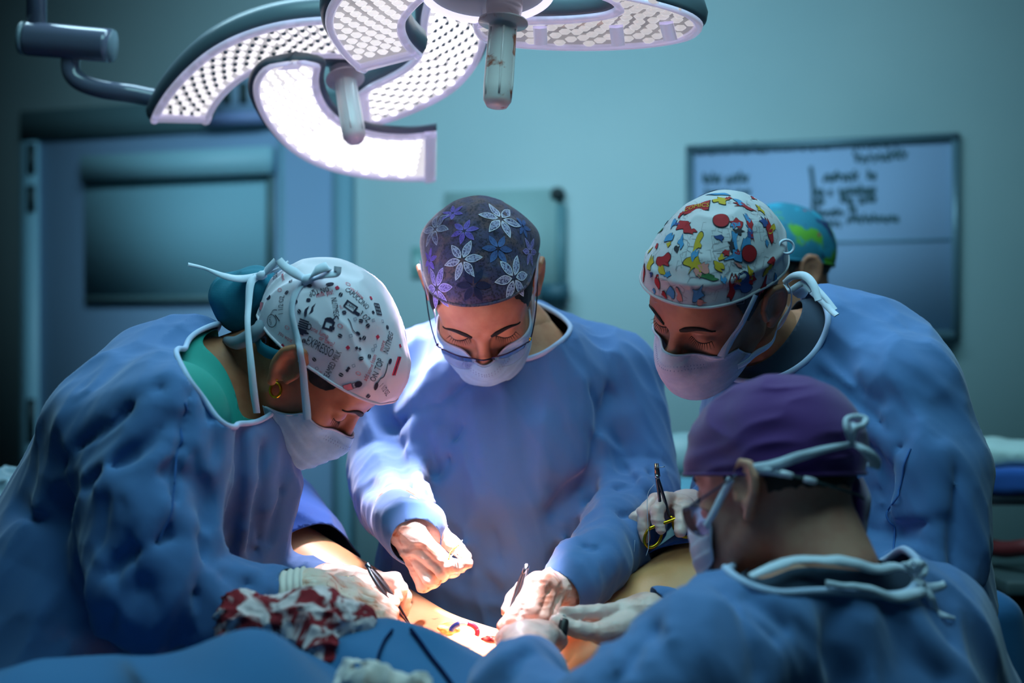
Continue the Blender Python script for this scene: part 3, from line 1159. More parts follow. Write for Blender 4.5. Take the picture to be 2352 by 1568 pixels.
cen, cen_gown, cl_loops, cupper = make_person('person', 'person in glasses and a purple flowered cap, head bowed, holding up a thread', (0.0, 2.33, 0.0), Hc, cneck, cgown, cbase, S_center,
    [[U(1080, 1750, 2.34), V3(-0.08, 2.36, 0.5), V3(-0.09, 2.38, 0.1), V3(-0.09, 2.38, 0.06)], [U(1250, 1750, 2.34), V3(0.10, 2.36, 0.5), V3(0.11, 2.38, 0.1), V3(0.11, 2.38, 0.06)]],
    ((-0.30, 1.82, 0.4), (0.34, 2.56, 1.45)), cutters=(c_neck_cut, c_cut1, c_cut2))
binding(cl_loops, cen_gown, 0.0042, near=U(1187, 752, 2.26))
c_hem = hem_fn(Hc, [(988, 688), (1040, 690), (1100, 684), (1160, 672), (1225, 655)])


def c_capshape(P):
    L = Hc.loc(P)
    d = (head_local(L, False) - 0.0055) * Hc.sc
    d = smin(d, ell(P, Hc.w1(-0.004, -0.045, 0.060), (0.083, 0.05, 0.030)), 0.035)
    n = noise3(P / 0.035 + 9)
    top = np.clip((L[:, 2] - 0.075) / 0.04, 0, 1)
    d = d - 0.004 * top * (1 - np.abs(2 * noise3(P / 0.022 + 2) - 1)) - 0.002 * n
    return d


M_ccap = mat('flowered_cap_ground', srgb(58, 56, 96), 0.75, noise=(40, srgb(92, 70, 78), .46, .62), mottling=[(260, srgb(24, 24, 52), .5, .62)], bump=(500, 0.25, 'weave'), sheen=0.2)
ccap, _l1 = make_cap(Hc, c_capshape, c_hem, M_ccap, cen)
brow_hair(Hc, cen)
cmask, cmf = make_mask(Hc, cen, top=(-0.025, 0.006), bot=(-0.118, 0.03), side=0.026, pleat=0.0012)

# ------------------------------------------------------------------ surgeon on the left
Hl = Head((-85.0, -53.5, 19.0), 713.0, 829.0, 2.01, 1.06)


def lbase(P):
    d = chain(P, [U(430, 905, 2.02), U(330, 1080, 2.02), U(215, 1380, 2.02), U(150, 1700, 2.02)], [0.10, 0.155, 0.185, 0.21])
    d = smin(d, ell(P, U(470, 1040, 2.02), (0.115, 0.15, 0.145)), 0.06)
    d = smin(d, chain(P, [U(575, 1010, 2.02), U(585, 1120, 2.03), U(540, 1320, 2.03)], [0.045, 0.055, 0.07]), 0.06)
    d = smin(d, chain(P, [U(415, 860, 2.0), U(330, 900, 1.96), U(260, 985, 1.90)], [0.055, 0.075, 0.08]), 0.05)
    # near arm
    d = smin(d, chain(P, [U(390, 960, 1.86), U(345, 1160, 1.82), U(360, 1360, 1.80), U(470, 1395, 1.80), U(622, 1378, 1.83)], [0.085, 0.088, 0.080, 0.062, 0.040]), 0.035)
    # far arm
    d = smin(d, chain(P, [U(480, 960, 2.2), U(520, 1260, 2.24), U(660, 1352, 2.10), U(752, 1352, 2.0)], [0.07, 0.06, 0.042, 0.028]), 0.03)
    return d


l_creases = [
    ([(428, 870), (425, 960), (400, 1060), (392, 1180), (360, 1250)], -0.010, 0.007),
    ([(170, 1020), (250, 940), (380, 870)], 0.014, 0.016),
    ([(150, 1060), (240, 985), (370, 900)], -0.014, 0.014),
    ([(200, 1090), (290, 1020), (400, 930)], 0.012, 0.016),
    ([(40, 1160), (120, 1200), (190, 1120), (300, 1050)], -0.016, 0.016),
    ([(185, 1130), (185, 1250), (210, 1400)], 0.022, 0.016),
    ([(150, 1150), (140, 1300), (170, 1450)], -0.022, 0.022),
    ([(230, 1120), (330, 1070), (400, 1040)], 0.012, 0.014),
    ([(470, 900), (482, 1000), (470, 1100), (455, 1290)], -0.014, 0.012),
    ([(500, 920), (515, 1020), (500, 1120), (480, 1290)], 0.014, 0.012),
    ([(545, 1000), (545, 1120), (520, 1290)], -0.012, 0.012),
    ([(565, 1010), (570, 1130), (555, 1280)], 0.010, 0.010),
    ([(600, 1030), (590, 1130), (570, 1260)], -0.010, 0.010),
    ([(400, 1010), (450, 1020), (470, 1080)], 0.010, 0.010),
    ([(385, 1085), (440, 1100), (475, 1150)], -0.010, 0.010),
    ([(380, 1170), (440, 1200), (470, 1230)], 0.010, 0.012),
    ([(270, 1370), (330, 1290), (410, 1260), (440, 1300)], 0.014, 0.012),
    ([(250, 1320), (320, 1260), (390, 1240)], -0.012, 0.012),
    ([(430, 1300), (410, 1340), (400, 1400), (360, 1480)], 0.014, 0.010),
    ([(440, 1310), (445, 1400), (442, 1450)], -0.014, 0.010),
    ([(460, 1330), (520, 1400), (540, 1440)], 0.010, 0.010),
    ([(450, 1310), (520, 1310), (580, 1320)], 0.010, 0.010),
    ([(205, 1400), (235, 1470), (290, 1520)], -0.022, 0.020),
    ([(300, 1130), (330, 1200), (345, 1300)], 0.010, 0.018),
]
lgown = Gown(lbase, [(ortho((0.7, 0, 0.72)), (0.40, 0.09, 0.09), 0.009, 4.0), (ortho((0.45, 0, 0.9)), (0.36, 0.042, 0.042), 0.0055, 37.0)], l_creases + rand_creases(3, (180, 880, 430, 1100), -42, 12, 170, 0.006, 0.014) + rand_creases(4, (200, 1100, 460, 1420), 80, 14, 170, 0.007, 0.015) + rand_creases(5, (450, 1000, 640, 1280), 96, 12, 180, 0.006, 0.010, 8), 1.3, 2.6, cru=[(ortho((0.62, 0.0, 0.78)), (0.20, 0.075, 0.085), 0.017, 108.3), (ortho((0.62, 0.0, 0.78)), (0.10, 0.035, 0.04), 0.005, 115.7)])
l_neck_axis = [U(600, 800, 2.0), U(500, 880, 2.0)]
l_cutter = prism([(384, 784), (410, 808), (440, 842), (482, 902), (520, 962), (540, 982), (560, 984), (590, 968), (640, 900), (600, 700), (440, 740)], 1.86)
l_wrist1 = U(622, 1378, 1.83); l_wrist2 = U(752, 1352, 2.0)
l_cut1 = lambda P: blob(P, l_wrist1 + V3(0.03, 0, 0), 0.042)
l_cut2 = lambda P: blob(P, l_wrist2 + V3(0.028, -0.002, -0.002), 0.034)
lneck = ([Hl.w1(0, -0.03, -0.02), Hl.w1(0, -0.055, -0.10), U(490, 915, 2.0), U(430, 980, 2.0)], [0.052, 0.050, 0.054, 0.06])
lef, lef_gown, ll_loops, lupper = make_person('person', 'person with a hoop earring and white coffee print cap bent over the table', (-0.55, 2.02, 0.0), Hl, lneck, lgown, lbase, S_left,
    [[U(180, 1800, 1.95), V3(-0.58, 1.95, 0.45), V3(-0.6, 1.95, 0.1), V3(-0.6, 1.95, 0.06)], [U(180, 1800, 2.1), V3(-0.58, 2.12, 0.45), V3(-0.6, 2.12, 0.1), V3(-0.6, 2.12, 0.06)]],
    ((-0.92, 1.66, 0.4), (-0.20, 2.36, 1.42)), cutters=(l_cutter, l_cut1, l_cut2))
binding(ll_loops, lef_gown, 0.004, near=U(490, 860, 2.0))
M_scrub_g = mat('green_scrub_cloth', srgb(22, 138, 128), 0.8, bump=(500, 0.2, 'weave'))


def scrub(P): return smin(lbase(P) + 0.008, chain(P, lneck[0][1:], lneck[1][1:]) - 0.005, 0.02)


Vs, Fs = surface(scrub, U(490, 870, 2.0) - 0.26, U(490, 870, 2.0) + 0.26, 0.006)
cc = np.maximum(-prism([(418, 786), (450, 808), (480, 838), (505, 880), (524, 930), (527, 960), (540, 975), (590, 968), (640, 900), (600, 700), (440, 740)], 1.86)(Vs), np.maximum(np.maximum(l_cutter(Vs) - 0.02, 0.016 - Hl.sdf(Vs)), blob(Vs, U(490, 870, 2.0), 0.25)))
Vs, Ts, sl = clip_mesh(Vs, Fs, cc)
solid(link('scrub_top', mesh_np('scrub_top', Vs, Ts), M_scrub_g, lef), 0.0014, -1)
l_hem = hem_fn(Hl, [(895, 912), (830, 905), (760, 880), (712, 850), (690, 815), (640, 800)])


def l_capshape(P):
    L = Hl.loc(P)
    d = (head_local(L, False) - 0.011) * Hl.sc
    r = fold_noise(P, Hl.R.T, (0.02, 0.05, 0.05), 3.0)
    d = d - 0.005 * (r - .3) - 0.006 * (noise3(P / 0.045 + 4) - .5)
    return d


M_lcap = mat('white_print_cap', srgb(222, 212, 228), 0.75, bump=(480, 0.2, 'weave'), sheen=0.1)
lcap, _l2 = make_cap(Hl, l_capshape, l_hem, M_lcap, lef)
brow_hair(Hl, lef)
lmask, lmf = make_mask(Hl, lef, top=(-0.016, -0.004), bot=(-0.122, 0.05), side=0.056, pleat=0.0018, sidek=0.74, botk=(-0.060, -0.42), bow=0.016, bowz=(-0.066, -0.012))

# ------------------------------------------------------------------ surgeon on the right
Hr = Head((124.0, -37.0, -25.0), 1650.0, 673.0, 2.04, 1.06)


def rbase(P):
    d = ell(P, U(1890, 980, 2.16), (0.175, 0.14, 0.20))
    d = smin(d, ell(P, U(1930, 1260, 2.14), (0.19, 0.15, 0.26)), 0.08)
    d = smin(d, ell(P, U(1950, 1600, 2.16), (0.21, 0.16, 0.36)), 0.1)
    d = smin(d, chain(P, [U(1735, 905, 2.22), U(1880, 800, 2.18), U(2005, 790, 2.16), U(2075, 905, 2.06)], [0.065, 0.07, 0.072, 0.08]), 0.05)
    d = smin(d, chain(P, [U(2080, 920, 2.04), U(2140, 1080, 2.0), U(2135, 1290, 1.98), U(1960, 1400, 1.92)], [0.078, 0.082, 0.076, 0.06]), 0.035)
    d = smin(d, chain(P, [U(1730, 930, 2.24), U(1680, 1180, 2.26), U(1640, 1200, 2.2), U(1585, 1195, 2.14)], [0.065, 0.06, 0.05, 0.036]), 0.03)
    return d


r_creases = [
    ([(1830, 890), (1960, 960), (2080, 1060)], 0.010, 0.014),
    ([(1880, 870), (2000, 950), (2090, 1030)], -0.009, 0.012),
    ([(2060, 1010), (2090, 1025), (2150, 1040)], 0.014, 0.010),
    ([(2085, 1025), (2060, 1050), (2040, 1180), (2050, 1240)], -0.016, 0.012),
    ([(2060, 1160), (2110, 1030)], 0.014, 0.014),
    ([(2040, 1190), (2120, 1180), (2160, 1170)], 0.014, 0.012),
    ([(2050, 1220), (2110, 1205), (2150, 1190)], -0.014, 0.012),
    ([(2150, 1020), (2190, 1100), (2180, 1300)], -0.010, 0.010),
    ([(2165, 1040), (2150, 1150), (2160, 1300)], 0.010, 0.012),
    ([(1990, 1000), (2030, 1060), (2050, 1120)], -0.010, 0.012),
    ([(2040, 950), (2060, 1100), (2046, 1250), (2040, 1330)], 0.010, 0.008),
    ([(1800, 830), (1900, 900), (1960, 1000)], 0.008, 0.016),
]
rgown = Gown(rbase, [(ortho((0.4, 0, -0.9)), (0.40, 0.09, 0.09), 0.009, 14.0), (ortho((0.6, 0, -0.7)), (0.34, 0.045, 0.045), 0.005, 41.0)], r_creases + rand_creases(6, (1800, 800, 2150, 1050), 40, 14, 170, 0.005, 0.014) + rand_creases(7, (1980, 1050, 2190, 1330), 75, 12, 150, 0.006, 0.012), 1.5, 2.7, cru=[(ortho((0.5, 0, -0.85)), (0.20, 0.075, 0.085), 0.017, 114.3), (ortho((0.5, 0, -0.85)), (0.10, 0.035, 0.04), 0.005, 121.7)])
r_cutter = prism([(1892, 676), (1906, 716), (1898, 748), (1872, 796), (1830, 838), (1780, 868), (1720, 880), (1660, 866), (1630, 700), (1840, 600)], 2.08)
r_wrist = U(1585, 1195, 2.14)
r_cut1 = lambda P: blob(P, r_wrist + V3(-0.03, -0.005, 0), 0.044)
rneck = ([Hr.w1(0, -0.03, -0.02), Hr.w1(0, -0.055, -0.10), U(1810, 830, 2.14), U(1850, 920, 2.16)], [0.055, 0.055, 0.058, 0.06])
rig, rig_gown, rl_loops, rupper = make_person('person', 'person in a white comic print cap and pinkish mask holding a needle holder', (0.5, 2.14, 0.0), Hr, rneck, rgown, rbase, S_right,
    [[U(1930, 1800, 2.1), V3(0.44, 2.08, 0.45), V3(0.45, 2.08, 0.1), V3(0.45, 2.08, 0.06)], [U(1930, 1800, 2.2), V3(0.44, 2.26, 0.45), V3(0.45, 2.26, 0.1), V3(0.45, 2.26, 0.06)]],
    ((0.22, 1.78, 0.4), (0.74, 2.42, 1.48)), cutters=(r_cutter, r_cut1))
binding(rl_loops, rig_gown, 0.0045, near=U(1830, 780, 2.12))
M_scrub_n = mat('navy_scrub_cloth', srgb(22, 44, 66), 0.85, bump=(500, 0.2, 'weave'))
Vs, Fs = surface(lambda P: smin(rbase(P) + 0.010, chain(P, rneck[0][1:], rneck[1][1:]) - 0.005, 0.02), U(1830, 790, 2.14) - 0.17, U(1830, 790, 2.14) + 0.17, 0.006)
cc = np.maximum(-prism([(1868, 660), (1866, 690), (1846, 724), (1810, 775), (1768, 822), (1722, 846), (1660, 836), (1630, 700), (1840, 600)], 2.08)(Vs), np.maximum(np.maximum(r_cutter(Vs) - 0.02, 0.016 - Hr.sdf(Vs)), blob(Vs, U(1820, 790, 2.14), 0.165)))
Vs, Ts, sl = clip_mesh(Vs, Fs, cc)
solid(link('scrub_top', mesh_np('scrub_top', Vs, Ts), M_scrub_n, rig), 0.0014, -1)
r_hem = hem_fn(Hr, [(1480, 662), (1520, 680), (1580, 692), (1660, 694), (1720, 680), (1770, 650)])


def r_capshape(P):
    L = Hr.loc(P)
    d = (head_local(L, False) - 0.010) * Hr.sc
    band = L[:, 2] - (0.078 + 0.18 * L[:, 1])
    d = d + 0.0022 * (1 / (1 + np.exp(-np.clip(-band / 0.002, -30, 30)))) * 0 - 0.003 * np.exp(-(band / 0.006) ** 2)
    d = d - 0.005 * (noise3(P / 0.05 + 6) - .5) - 0.003 * (fold_noise(P, Hr.R.T, (0.03, 0.03, 0.06), 5.0) - .3)
    return d


M_rcap = mat('comic_cap_ground', srgb(186, 182, 192), 0.75, noise=(30, srgb(176, 178, 188), .45, .6), bump=(480, 0.2, 'weave'), sheen=0.1)
rcap, _l3 = make_cap(Hr, r_capshape, r_hem, M_rcap, rig)
brow_hair(Hr, rig, thick=0.008)
M_mask_p = mat('mask_fleece_pale', srgb(196, 200, 222), 0.85, noise=(60, srgb(184, 190, 216), .4, .6), bump=(600, 0.15, 'noise'), spec=0.2)
rmask, rmf = make_mask(Hr, rig, top=(-0.016, -0.010), bot=(-0.122, 0.05), side=0.060, pleat=0.0016, sidek=0.60, botk=(-0.058, -0.44), bow=0.010, bowz=(-0.066, -0.012), m=M_mask_p, seed=3)

# ------------------------------------------------------------------ surgeon in the purple cap, nearest
Hn = Head((48.3, -8, 3.3), 1782.5, 1125.5, 1.68, 0.985)


def nbase(P):
    d = ell(P, U(1850, 1720, 1.66), (0.20, 0.145, 0.20))
    d = smin(d, ell(P, U(1950, 2000, 1.68), (0.18, 0.16, 0.32)), 0.1)
    d = smin(d, chain(P, [U(1612, 1530, 1.50), U(1850, 1405, 1.63), U(2120, 1450, 1.72)], [0.07, 0.085, 0.08]), 0.05)
    d = smin(d, chain(P, [U(1610, 1540, 1.49), U(1440, 1640, 1.44), U(1315, 1710, 1.45), U(1190, 1600, 1.52), U(1222, 1540, 1.64)], [0.072, 0.066, 0.062, 0.052, 0.036]), 0.03)
    d = smin(d, chain(P, [U(2130, 1490, 1.74), U(2230, 1700, 1.76), U(2150, 1900, 1.8), U(1700, 1560, 1.95), U(1520, 1425, 1.88)], [0.078, 0.07, 0.06, 0.05, 0.034]), 0.03)
    return d


n_creases = [
    ([(1780, 1380), (1850, 1440), (1870, 1568)], 0.012, 0.016),
    ([(2040, 1400), (2080, 1480), (2160, 1560)], -0.016, 0.014),
    ([(2070, 1400), (2140, 1480), (2230, 1568)], 0.012, 0.014),
    ([(1560, 1420), (1570, 1500), (1566, 1568)], 0.010, 0.014),
    ([(1500, 1450), (1450, 1520), (1420, 1568)], -0.014, 0.014),
    ([(1380, 1480), (1420, 1530), (1440, 1568)], 0.010, 0.014),
    ([(1100, 1568), (1180, 1500), (1230, 1480)], 0.014, 0.012),
    ([(1200, 1500), (1180, 1540), (1160, 1568)], -0.012, 0.010),
    ([(1660, 1360), (1720, 1450), (1740, 1540)], -0.010, 0.014),
    ([(1930, 1390), (1900, 1480), (1940, 1568)], -0.010, 0.016),
]
ngown = Gown(nbase, [(ortho((0.3, 0, -0.9)), (0.35, 0.09, 0.09), 0.010, 31.0)], n_creases + rand_creases(8, (1350, 1400, 2250, 1568), 70, 18, 150, 0.006, 0.014, 30), 1.0, 2.4, cru=[(ortho((0.35, 0.1, -0.9)), (0.20, 0.075, 0.085), 0.017, 110.3), (ortho((0.35, 0.1, -0.9)), (0.10, 0.035, 0.04), 0.005, 117.7)])
n_cutter = prism([(1640, 1300), (1690, 1318), (1730, 1336), (1800, 1338), (1890, 1343), (1960, 1351), (2050, 1371), (2100, 1366), (2150, 1346), (2160, 1290), (2000, 1160), (1700, 1160)], 1.58)
n_wrist1 = U(1222, 1540, 1.64); n_wrist2 = U(1520, 1425, 1.88)
n_cut1 = lambda P: blob(P, n_wrist1 + V3(0.004, 0.03, 0.010), 0.042)
n_cut2 = lambda P: blob(P, n_wrist2 + V3(-0.026, -0.01, 0.006), 0.042)
nneck = ([Hn.w1(0, -0.03, -0.02), Hn.w1(0, -0.06, -0.10), U(1850, 1350, 1.66), U(1850, 1460, 1.66)], [0.056, 0.058, 0.058, 0.06])
nea, nea_gown, nl_loops, nupper = make_person('person', 'person in a plain purple cap seen from behind, nearest of all', (0.35, 1.66, 0.0), Hn, nneck, ngown, nbase, S_near,
    [[V3(0.30, 1.62, 0.8), V3(0.32, 1.62, 0.45), V3(0.33, 1.6, 0.1), V3(0.33, 1.6, 0.06)], [V3(0.45, 1.70, 0.8), V3(0.46, 1.7, 0.45), V3(0.46, 1.7, 0.1), V3(0.46, 1.7, 0.06)]],
    ((-0.12, 1.28, 0.4), (0.72, 2.02, 1.16)), cutters=(n_cutter, n_cut1, n_cut2))
binding(nl_loops, nea_gown, 0.005, near=U(1850, 1340, 1.66))
Vs, Fs = surface(lambda P: smin(nbase(P) + 0.010, chain(P, nneck[0][1:], nneck[1][1:]) - 0.005, 0.02), U(1860, 1350, 1.66) - 0.18, U(1860, 1350, 1.66) + 0.18, 0.006)
cc = np.maximum(-prism([(1640, 1300), (1730, 1326), (1830, 1298), (1900, 1298), (2000, 1310), (2110, 1318), (2160, 1290), (2000, 1160), (1700, 1160)], 1.58)(Vs), np.maximum(np.maximum(n_cutter(Vs) - 0.022, 0.016 - Hn.sdf(Vs)), blob(Vs, U(1860, 1360, 1.66), 0.165)))
Vs, Ts, sl = clip_mesh(Vs, Fs, cc)
solid(link('scrub_top', mesh_np('scrub_top', Vs, Ts), M_scrub_n, nea), 0.0014, -1)
n_hem = hem_fn(Hn, [(1602, 1092), (1640, 1088), (1680, 1090), (1730, 1075), (1850, 1090), (1960, 1095)])


def n_capshape(P):
    L = Hn.loc(P)
    d = (head_local(L, False) - 0.011) * Hn.sc
    r = fold_noise(P, Hn.R.T, (0.05, 0.06, 0.022), 3.0)
    d = d - 0.005 * (r - .3) - 0.005 * (noise3(P / 0.05 + 2) - .5)
    return d


M_ncap = mat('purple_cap_cloth', srgb(72, 18, 104), 0.85, bump=(480, 0.2, 'weave'), sheen=0.3)
ncap, _l4 = make_cap(Hn, n_capshape, n_hem, M_ncap, nea)
brow_hair(Hn, nea)
nmask, nmf = make_mask(Hn, nea, top=(-0.018, -0.010), bot=(-0.128, 0.05), side=0.046, pleat=0.0012, m=M_mask_p, seed=5)

# ------------------------------------------------------------------ person behind, in the green patterned cap
Hb = Head((110, -12, 0), 1795, 640, 2.75, 1.06)


def bbase(P):
    d = ell(P, U(1840, 1000, 2.82), (0.19, 0.13, 0.28))
    d = smin(d, ell(P, U(1840, 1400, 2.82), (0.20, 0.15, 0.40)), 0.1)
    d = smin(d, chain(P, [U(1840, 860, 2.62), U(1840, 820, 2.80), U(1860, 870, 2.98)], [0.06, 0.07, 0.06]), 0.06)
    return d


bneck = ([Hb.w1(0, -0.03, -0.02), Hb.w1(0, -0.055, -0.10), U(1830, 800, 2.8), U(1840, 880, 2.8)], [0.055, 0.055, 0.062, 0.08])
bgown = Gown(bbase, [(ortho((0, 0, 1)), (0.3, 0.06, 0.06), 0.010, 5.0)], [], 2.0, 3.4)
bac, bac_gown, bl_loops, bupper = make_person('person', 'person in a green patterned cap, mostly hidden behind the comic print cap', (0.55, 2.82, 0.0), Hb, bneck, bgown, bbase, S_back,
    [[V3(0.50, 2.75, 0.8), V3(0.5, 2.75, 0.45), V3(0.5, 2.75, 0.1), V3(0.5, 2.75, 0.06)], [V3(0.58, 2.9, 0.8), V3(0.58, 2.9, 0.45), V3(0.58, 2.9, 0.1), V3(0.58, 2.9, 0.06)]],
    ((0.30, 2.50, 0.4), (0.80, 3.10, 1.42)), h=0.01, cutters=(lambda P: ell(P, U(1830, 800, 2.78), (0.09, 0.09, 0.05)),), res=0.004)
M_bcap = mat('green_patterned_cap', srgb(24, 110, 136), 0.75, mottling=[(16, srgb(80, 150, 40), .52, .56), (22, srgb(20, 40, 90), .56, .6), (24, srgb(150, 40, 80), .64, .67), (20, srgb(30, 130, 160), .58, .62)], bump=(400, 0.2, 'weave'))


def b_capshape(P):
    d = Hb.sdf(P, False) - 0.010
    return d - 0.006 * (noise3(P / 0.05 + 2) - .5)


make_mask(Hb, bac, top=(-0.016, -0.010), side=0.060, pleat=0.0014, sidek=0.60, botk=(-0.058, -0.44), bow=0.010, bowz=(-0.066, -0.012))
make_cap(Hb, b_capshape, np.array([0.030, 0.28, 0.0], np.float32), M_bcap, bac, res=0.0045)

# ------------------------------------------------------------------ hands in gloves
FR = [0.0096, 0.0086, 0.0078, 0.0064]


def make_glove(parent, wrist, fore, fingers, thumb, m, sc=1.0, wr=0.027, fr=0.033, res=0.0019, cuff=None, side=1, web=0.010, name='glove'):
    """wrist/fore: (px,py,D); fingers: four lists of MCP, PIP, DIP, tip; thumb: CMC, MCP, IP, tip"""
    W = U(*wrist); A = U(*fore)
    Fg = [np.array([U(*j) for j in f]) for f in fingers]
    Th = np.array([U(*j) for j in thumb])
    ms = np.array([f[0] for f in Fg])
    pc = (ms.mean(0) + W) / 2
    spread = ms - ms.mean(0)

    def f(P):
        d = None
        for k, fg in enumerate(Fg):
            a = W + spread[k] * 0.45
            e = rc(P, a, fg[0], 0.0135 * sc, 0.0108 * sc)
            d = e if d is None else smin(d, e, 0.012)
        d = smin(d, rc(P, W, Th[1], 0.016 * sc, 0.0125 * sc), 0.016)
        d = smin(d, rc(P, A, W, fr, wr * sc), 0.016)
        for fg in Fg:
            r = [x * sc for x in FR]
            c = chain(P, fg, r, 0.0008)
            for j in (1, 2):   # knuckles
                c = smin(c, np.linalg.norm(P - fg[j], axis=1) - r[j] * 1.07, 0.003)
            d = smin(d, c, 0.0022)
        t = chain(P, Th, [0.0135 * sc, 0.0115 * sc, 0.0098 * sc, 0.0078 * sc], 0.002)
        d = smin(d, t, 0.007)
        q = P / 0.011
        d = d - 0.0011 * (noise3(q) - .5) - 0.0012 * (1 - np.abs(2 * noise3(P / np.array([0.02, 0.02, 0.007], np.float32) + 5) - 1)) ** 2
        return d
    allp = np.concatenate([np.concatenate(Fg), Th, W[None], A[None]])
    V, F = surface(f, allp.min(0) - 0.045, allp.max(0) + 0.045, res, slack=1.5, project=1)
    o = link(name, mesh_np(name, V, F), m, parent)
    if cuff:
        c0, c1, r0, r1 = cuff
        a = U(*c0); b = U(*c1)
        n = 12; pts = resample([a, b], n=26)
        rad = [r0 + (r1 - r0) * t + 0.0014 * math.sin(t * 40) for t in np.linspace(0, 1, 26)]
        part('glove_cuff', tube(pts, rad, 28), M_cuff, o)
        part('cuff_roll', tube([a + (b - a) / np.linalg.norm(b - a) * 0.0 + (frame_z(b - a) @ V3(math.cos(t), math.sin(t), 0)) * (r0 + 0.001) for t in np.linspace(0, 2 * math.pi, 28)[:-1]], 0.0028, 8, closed=True), M_cuff, o)
    return o, f


# middle surgeon, right hand (holding out a suture)
g_c1, f_c1 = make_glove(cen, (936, 1205, 1.985), (915, 1165, 2.05),
    [[(968, 1236, 1.95), (1036, 1300, 1.925), (1056, 1299, 1.915), (1074, 1292, 1.91)],
     [(958, 1258, 1.955), (1018, 1313, 1.935), (1040, 1312, 1.95), (1052, 1304, 1.965)],
     [(948, 1268, 1.965), (988, 1332, 1.945), (1012, 1322, 1.965), (1030, 1312, 1.98)],
     [(936, 1264, 1.98), (972, 1344, 1.965), (996, 1336, 1.98), (1010, 1326, 1.995)]],
    [(962, 1190, 1.985), (1006, 1224, 1.99), (1046, 1254, 1.98), (1068, 1278, 1.97)], M_bglove, 1.06, wr=0.029)
# middle surgeon, left hand (with forceps)
g_c2, f_c2 = make_glove(cen, (1284, 1352, 1.935), (1310, 1346, 1.975),
    [[(1226, 1336, 1.875), (1202, 1384, 1.855), (1176, 1414, 1.85), (1154, 1438, 1.85)],
     [(1246, 1334, 1.87), (1222, 1402, 1.845), (1196, 1426, 1.85), (1168, 1448, 1.855)],
     [(1264, 1342, 1.88), (1243, 1416, 1.85), (1218, 1436, 1.86), (1196, 1448, 1.88)],
     [(1281, 1356, 1.895), (1268, 1412, 1.87), (1248, 1434, 1.88), (1228, 1446, 1.89)]],
    [(1240, 1346, 1.93), (1206, 1356, 1.91), (1180, 1374, 1.895), (1166, 1402, 1.88)], M_bglove, 1.06, wr=0.029, fr=0.034)
# left surgeon, near hand
g_l1, f_l1 = make_glove(lef, (712, 1368, 1.83), (640, 1376, 1.83),
    [[(812, 1364, 1.855), (858, 1376, 1.86), (884, 1392, 1.86), (902, 1404, 1.86)],
     [(808, 1378, 1.835), (852, 1394, 1.835), (880, 1408, 1.838), (900, 1418, 1.84)],
     [(798, 1392, 1.82), (846, 1408, 1.818), (876, 1420, 1.82), (900, 1428, 1.825)],
     [(784, 1400, 1.812), (830, 1418, 1.808), (856, 1428, 1.81), (876, 1434, 1.815)]],
    [(752, 1352, 1.86), (806, 1350, 1.885), (850, 1366, 1.89), (884, 1388, 1.89)], M_bglove, 1.16, wr=0.030, fr=0.028,
    cuff=((612, 1382, 1.83), (708, 1366, 1.83), 0.0355, 0.0365))
# left surgeon, far hand with forceps
g_l2, f_l2 = make_glove(lef, (800, 1346, 1.99), (756, 1346, 2.0),
    [[(866, 1328, 1.965), (906, 1330, 1.94), (921, 1350, 1.935), (914, 1372, 1.93)],
     [(866, 1342, 1.96), (918, 1350, 1.945), (930, 1370, 1.945), (925, 1394, 1.945)],
     [(862, 1356, 1.96), (912, 1372, 1.95), (928, 1388, 1.95), (927, 1408, 1.95)],
     [(854, 1368, 1.965), (896, 1390, 1.96), (914, 1404, 1.96), (918, 1420, 1.96)]],
    [(826, 1352, 1.955), (858, 1366, 1.925), (884, 1374, 1.915), (904, 1384, 1.912)], M_bglove, 1.02)
# right surgeon, hand with needle holder
g_r1, f_r1 = make_glove(rig, (1578, 1168, 2.12), (1612, 1190, 2.16),
    [[(1530, 1146, 2.06), (1509, 1172, 2.03), (1511, 1196, 2.025), (1518, 1216, 2.02)],
     [(1506, 1150, 2.075), (1480, 1176, 2.05), (1478, 1210, 2.045), (1482, 1236, 2.04)],
     [(1498, 1158, 2.095), (1461, 1190, 2.075), (1462, 1224, 2.07), (1474, 1250, 2.065)],
     [(1500, 1170, 2.11), (1470, 1206, 2.1), (1476, 1238, 2.095), (1492, 1256, 2.09)]],
    [(1572, 1160, 2.07), (1572, 1176, 2.04), (1566, 1200, 2.02), (1562, 1220, 2.01)], M_glove, 1.05)
